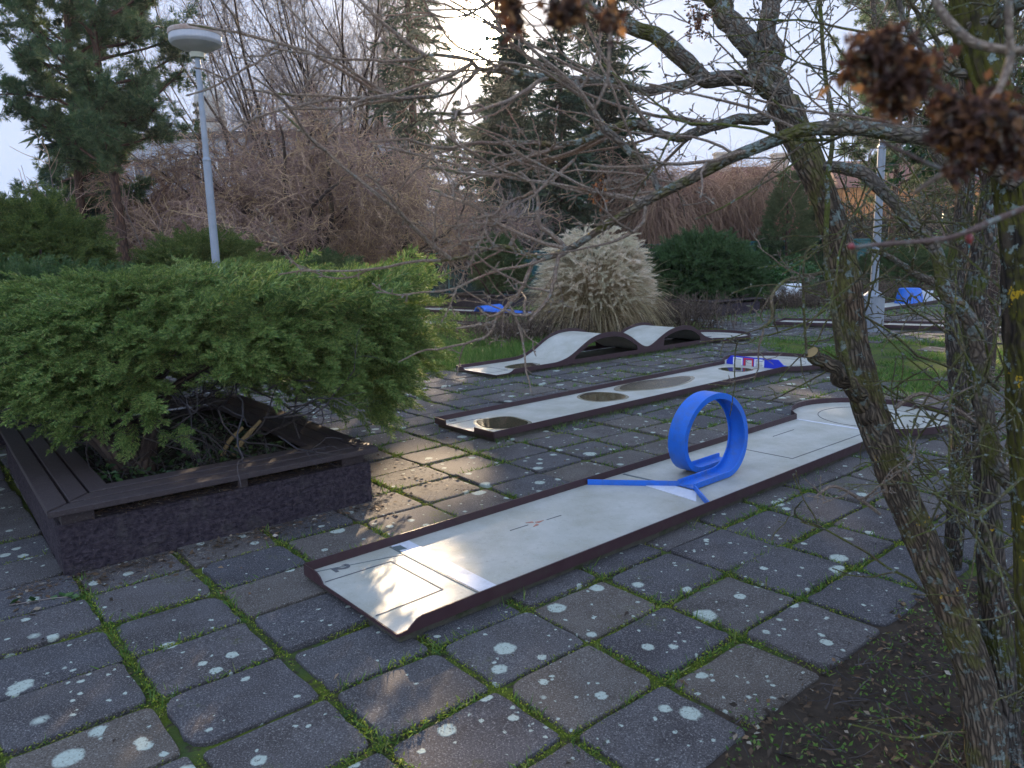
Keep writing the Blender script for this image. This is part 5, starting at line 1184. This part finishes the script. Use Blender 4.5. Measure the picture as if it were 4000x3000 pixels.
# shallow second tree: mossy thick trunk at the right edge
T2 = thing('mossy_tree', 'thick yellow-mossed trunk cut off by the right edge of the photo', 'bare tree', (0, 0, 0))
P, R = near_path([(2240, 1500, 76, 2.0), (2222, 900, 80, 2.0), (2212, 560, 82, 2.0), (2196, 440, 80, 2.02), (2172, 315, 76, 2.05), (2146, 205, 74, 2.08), (2122, 130, 78, 2.10), (2105, 30, 84, 2.12), (2095, -80, 84, 2.14)], 110)
rough_trunk(P, R, MBARK, T2, 'trunk', 40, .12, 12); trC = (P, R)
l2 = near_limbs(T2, [[(2108, 60, 40, 2.1), (2150, 45, 34, 2.06), (2200, 10, 30, 2.02), (2260, -30, 28, 2.0)], [(2120, 170, 20, 2.1), (2060, 150, 18, 2.1), (2010, 120, 15, 2.12), (1960, 60, 12, 2.15), (1930, -20, 10, 2.18)], [(2150, 240, 16, 2.06), (2090, 262, 14, 2.1), (2030, 240, 12, 2.12), (1960, 180, 10, 2.15), (1900, 90, 8, 2.2)]], BBARK)
mb = twigs_on(l2 + [trC], 9, (.3, .8), .0042, wob=.15, nch=5, dirbias=(-.4, .2, .1)); mb.build('twigs', GRT, T2)
# shrubby stems filling the right edge
T3 = thing('shrub_thicket', 'tangle of thin greenish lichen stems at the right edge behind the trunks', 'shrub', (0, 0, 0))
n = 36; x = rng.uniform(2.15, 4.6, n); y = rng.uniform(3.1, 5.6, n); keep = x > .62*y + .1; P0 = np.c_[x, y, np.zeros(n)][keep]; n = len(P0)
P1, D1 = grow(P0, np.c_[rng.normal(size=(n, 2))*.22, np.ones(n)], rng.uniform(1.6, 3.6, n), 16, .09, (0, 0, .02)); m = MB(); tubes(m, P1, rng.uniform(.006, .016, n)[:, None]*np.linspace(1, .4, 16)[None], 7); m.build('stems', GRT, T3)
mb = MB(); twigs_on([(p, None) for p in P1], 6, (.2, .7), .0036, wob=.16, nch=4, mb=mb, spur=False); mb.build('twigs', TWB, T3)
T4 = thing('grey_tree', 'stout grey lichen trunk standing behind the leaning tree at the right edge', 'bare tree', (0, 0, 0))
P, R = near_path([(2075, 1000, 40, 3.7), (2072, 850, 38, 3.72), (2062, 700, 36, 3.75), (2068, 560, 34, 3.8), (2085, 420, 32, 3.85), (2092, 250, 30, 3.9), (2080, 60, 27, 4.0), (2060, -60, 25, 4.0)], 60); P[0] = [P[0][0], P[0][1], -.05]
rough_trunk(P, R, GBARK, T4, 'trunk', 30, .14, 22)
l4 = near_limbs(T4, [[(2085, 420, 24, 3.85), (2020, 330, 20, 3.8), (1960, 230, 16, 3.8), (1900, 100, 12, 3.8), (1880, -40, 9, 3.8)], [(2090, 330, 24, 3.85), (2150, 240, 20, 3.8), (2190, 130, 18, 3.8), (2230, 0, 14, 3.8)], [(2066, 620, 20, 3.78), (1990, 600, 16, 3.7), (1930, 560, 12, 3.65), (1880, 540, 8, 3.6)]], BBARK)
mb = twigs_on(l4 + [(P, R)], 9, (.3, 1.0), .005, wob=.15, nch=5, dirbias=(-.2, 0, .1)); mb.build('twigs', GRT, T4)
# evergreen leaves high at the right
def ivy_crown(name, label, c, r, n, mat, cat='evergreen tree', trunk=True, L=(.07, .13)):
    t = thing(name, label, cat, (c[0], c[1], 0)); P1, D1 = grow(np.tile([0, 0, c[2]*.62], (26, 1)), rng.normal(size=(26, 3)) + [0, 0, .9], rng.uniform(.6, 1.2, 26)*max(r), 9, .15)
    tr = MB(); tubes(tr, np.linspace([0, 0, -.1], [0, 0, c[2]*.66], 8), np.linspace(.13, .08, 8), 9); tubes(tr, P1, np.tile(np.linspace(.04, .012, 9), (26, 1)), 5); tr.build('trunk', BROWNBARK, t, smooth=True)
    o, d, _, _ = spawn(P1, D1, 12, .3, 1, .8); P2, D2 = grow(o, d, rng.uniform(.2, .6, len(o)), 5, .2); m = MB(); tubes(m, P2, np.tile(np.linspace(.008, .003, 5), (len(o), 1)), 3); m.build('twigs', GREYT, t)
    o, d, _, _ = spawn(P2, D2, n//len(P2), .2, 1, .9); m = MB(); cards(m, o, d, rvec(len(o)), rng.uniform(*L, len(o)), .045); m.build('crown', mat, t)
ivy_crown('ivy_clad_tree', 'dark-leaved ivy-clad tree high up behind the twigs at the right', (6.1, 9.6, 4.3), (1.5, 1.5, 1.5), 7000, IVY)
ivy_crown('ivy_clad_tree', 'second ivy-clad tree at the top right corner', (8.6, 11.5, 4.9), (1.9, 1.9, 1.9), 6000, IVY)
# branches hanging close to the camera, out of focus
SEED = m_leaf('dried_seed_heads', [(0, (.035, .018, .015)), (.5, (.085, .038, .026)), (.85, (.20, .085, .035)), (1, (.36, .17, .06))], .35, .7, 20)
BUD = m_simple('red_bud', (.26, .05, .05), .4, .4, .3, 60)
PINKT = m_bark('young_twig_bark', (.21, .145, .125), (.10, .068, .06), lich=(.4, .4, .36), lichamt=.2, scale=120, strn=.3, stretch=.5)
N1 = thing('overhanging_branch', 'young pinkish twig with red buds hanging close in front of the trunks', 'branch', (0, 0, 0))
for pts in ([(1842, 535, 7, .95), (1880, 530, 9, .95), (1955, 524, 10, .94), (2035, 517, 11, .93), (2092, 500, 12, .92), (2150, 475, 13, .91), (2240, 440, 14, .9)], ): 
    P, R = near_path(pts, 30); R[[6, 13, 14, 20]] *= 1.35; rough_trunk(P, R, PINKT, N1, 'twig', 10, .05, 2)
for x, y, dx, dy in ((1845, 534, -14, -4), (2092, 503, 4, 26)):
    P, R = near_path([(x, y, 8, .93), (x+dx*.5, y+dy*.5, 15, .93), (x+dx, y+dy, 3, .93)], 10); rough_trunk(P, R, BUD, N1, 'bud', 10, .03, 3)
N2 = thing('overhanging_branch', 'grey near branch with dried brown seed heads at the upper right', 'branch', (0, 0, 0))
for pts in ([(2178, -30, 14, .8), (2180, 60, 14, .8), (2184, 115, 15, .8), (2177, 147, 16, .8), (2160, 190, 14, .79), (2138, 226, 14, .78), (2110, 275, 13, .76), (2086, 316, 13, .75), (2044, 369, 12, .74), (2005, 395, 10, .74), (1974, 418, 9, .74)],
            [(2044, 369, 10, .74), (2000, 352, 9, .74), (1950, 328, 8, .74), (1903, 306, 7, .74)],
            [(2010, -30, 17, .95), (2032, 22, 17, .94), (2061, 57, 17, .93), (2103, 92, 18, .92), (2173, 108, 19, .9), (2250, 110, 20, .9)],
            [(2230, 260, 8, .66), (2150, 240, 8, .66), (2060, 205, 7, .66), (1985, 172, 6, .66), (1930, 150, 5, .66)]):
    P, R = near_path(pts, 30); rough_trunk(P, R, PINKT if pts[0][2] < 12 else TWB, N2, 'twig', 10, .05, pts[0][0])
def seed_head(parent, x, y, w, h, Y, n=230):
    c = at(x, y, Y); rx, rz = pxr(w, Y), pxr(h, Y); k = n//8; cl = rng.normal(size=(k, 3))*[rx*.46, rx*.42, rz*.46] + c; P = np.repeat(cl, 8, 0) + rng.normal(size=(k*8, 3))*.0035; m = MB()
    cards(m, P, rvec(k*8), rvec(k*8), rng.uniform(.006, .016, k*8), rng.uniform(.004, .010, k*8), .3); m.build('seed_head', SEED, parent)
    m = MB(); tubes(m, np.stack([np.tile(c + [0, 0, rz*.5], (k, 1)), cl*.5 + c*.5 + rng.normal(size=(k, 3))*.004, cl], 1), np.tile([.0012, .001, .0008], (k, 1)), 4); m.build('seed_stalks', TWB, parent)
for a in ((1905, 102, 100, 60, .66), (1893, 150, 120, 110, .66), (1975, 165, 90, 90, .66), (1935, 205, 70, 90, .66), (2045, 255, 60, 120, .66), (2110, 270, 90, 110, .66), (2160, 270, 110, 130, .66), (2185, 330, 100, 90, .66), (2085, 335, 45, 70, .66)): seed_head(N2, *a)
N3 = thing('overhanging_branch', 'dark blurred twigs with dried seed heads hanging at the top near the sun', 'branch', (0, 0, 0))
for pts in ([(1322, -30, 9, 1.2), (1321, 40, 8, 1.2), (1316, 110, 8, 1.2), (1311, 176, 7, 1.2), (1285, 235, 6, 1.2)], [(1090, -30, 6, .8), (1110, 20, 6, .8), (1150, 55, 5, .8), (1205, 40, 5, .8), (1300, -20, 6, .8)]):
    P, R = near_path(pts, 24); rough_trunk(P, R, TWB, N3, 'twig', 8, .05, pts[0][0])
for a in ((1105, 10, 50, 50, .7, 70), (1122, 50, 30, 44, .7, 40), (1205, 32, 70, 44, .7, 90), (1245, 30, 40, 50, .7, 50), (1318, 48, 30, 46, .7, 60)): seed_head(N3, *a)
m_ = twigs_on([near_path([(1290, 390, 5, 2.2), (1300, 420, 5, 2.2), (1295, 450, 4, 2.2)], 10)], 40, (.04, .10), .002, nch=2)
m_.build('twig_tuft', TWB, T1); 
for a in ((1292, 418, 52, 66, 2.2, 160), (1510, 45, 60, 70, 2.6, 260)): seed_head(T1, *a)

# young pale saplings beside the pines
for k_, (x, y, h_, lab) in enumerate(((-10.6, 18.5, 4.4, 'pair of thin pale saplings rising before the right pine'), (-8.6, 19.4, 3.6, 'slender pale sapling between the pines and the tall lamp post'))):
    t = thing('bare_sapling', lab, 'sapling', (x, y, 0)); n = 4; P1, D1 = grow(rng.normal(size=(n, 3))*[.25, .15, 0], np.c_[rng.normal(size=(n, 2))*.12, np.ones(n)], h_*rng.uniform(.7, 1.1, n), 14, .05)
    m = MB(); tubes(m, P1, np.tile(np.linspace(.026, .008, 14), (n, 1)), 6); m.build('stems', PALEBARK, t); o, d, _, _ = spawn(P1, D1, 9, .3, 1, .7); P2, _ = grow(o, d, rng.uniform(.4, 1.0, len(o)), 7, .12, (0, 0, .05)); m = MB(); tubes(m, P2, np.tile(np.linspace(.009, .005, 7), (len(o), 1)), 4); m.build('twigs', WILT, t)

# ------------------------------------------------------------------ scattering volume added to imitate the sun's veiling glare
hm = bpy.data.materials.new('glare_veil_air'); hm.use_nodes = True; ht = hm.node_tree; ht.nodes.clear()
pvn = ht.nodes.new('ShaderNodeVolumePrincipled'); pvn.inputs['Density'].default_value = .0004; pvn.inputs['Anisotropy'].default_value = .65; pvn.inputs['Color'].default_value = (.93, .95, 1, 1)
ho = ht.nodes.new('ShaderNodeOutputMaterial'); ht.links.new(pvn.outputs[0], ho.inputs['Volume'])
m = MB(); m.box((-75, -12, -1.5), (75, 82, 24)); tag(m.build('glare_veil', hm), kind='stuff')
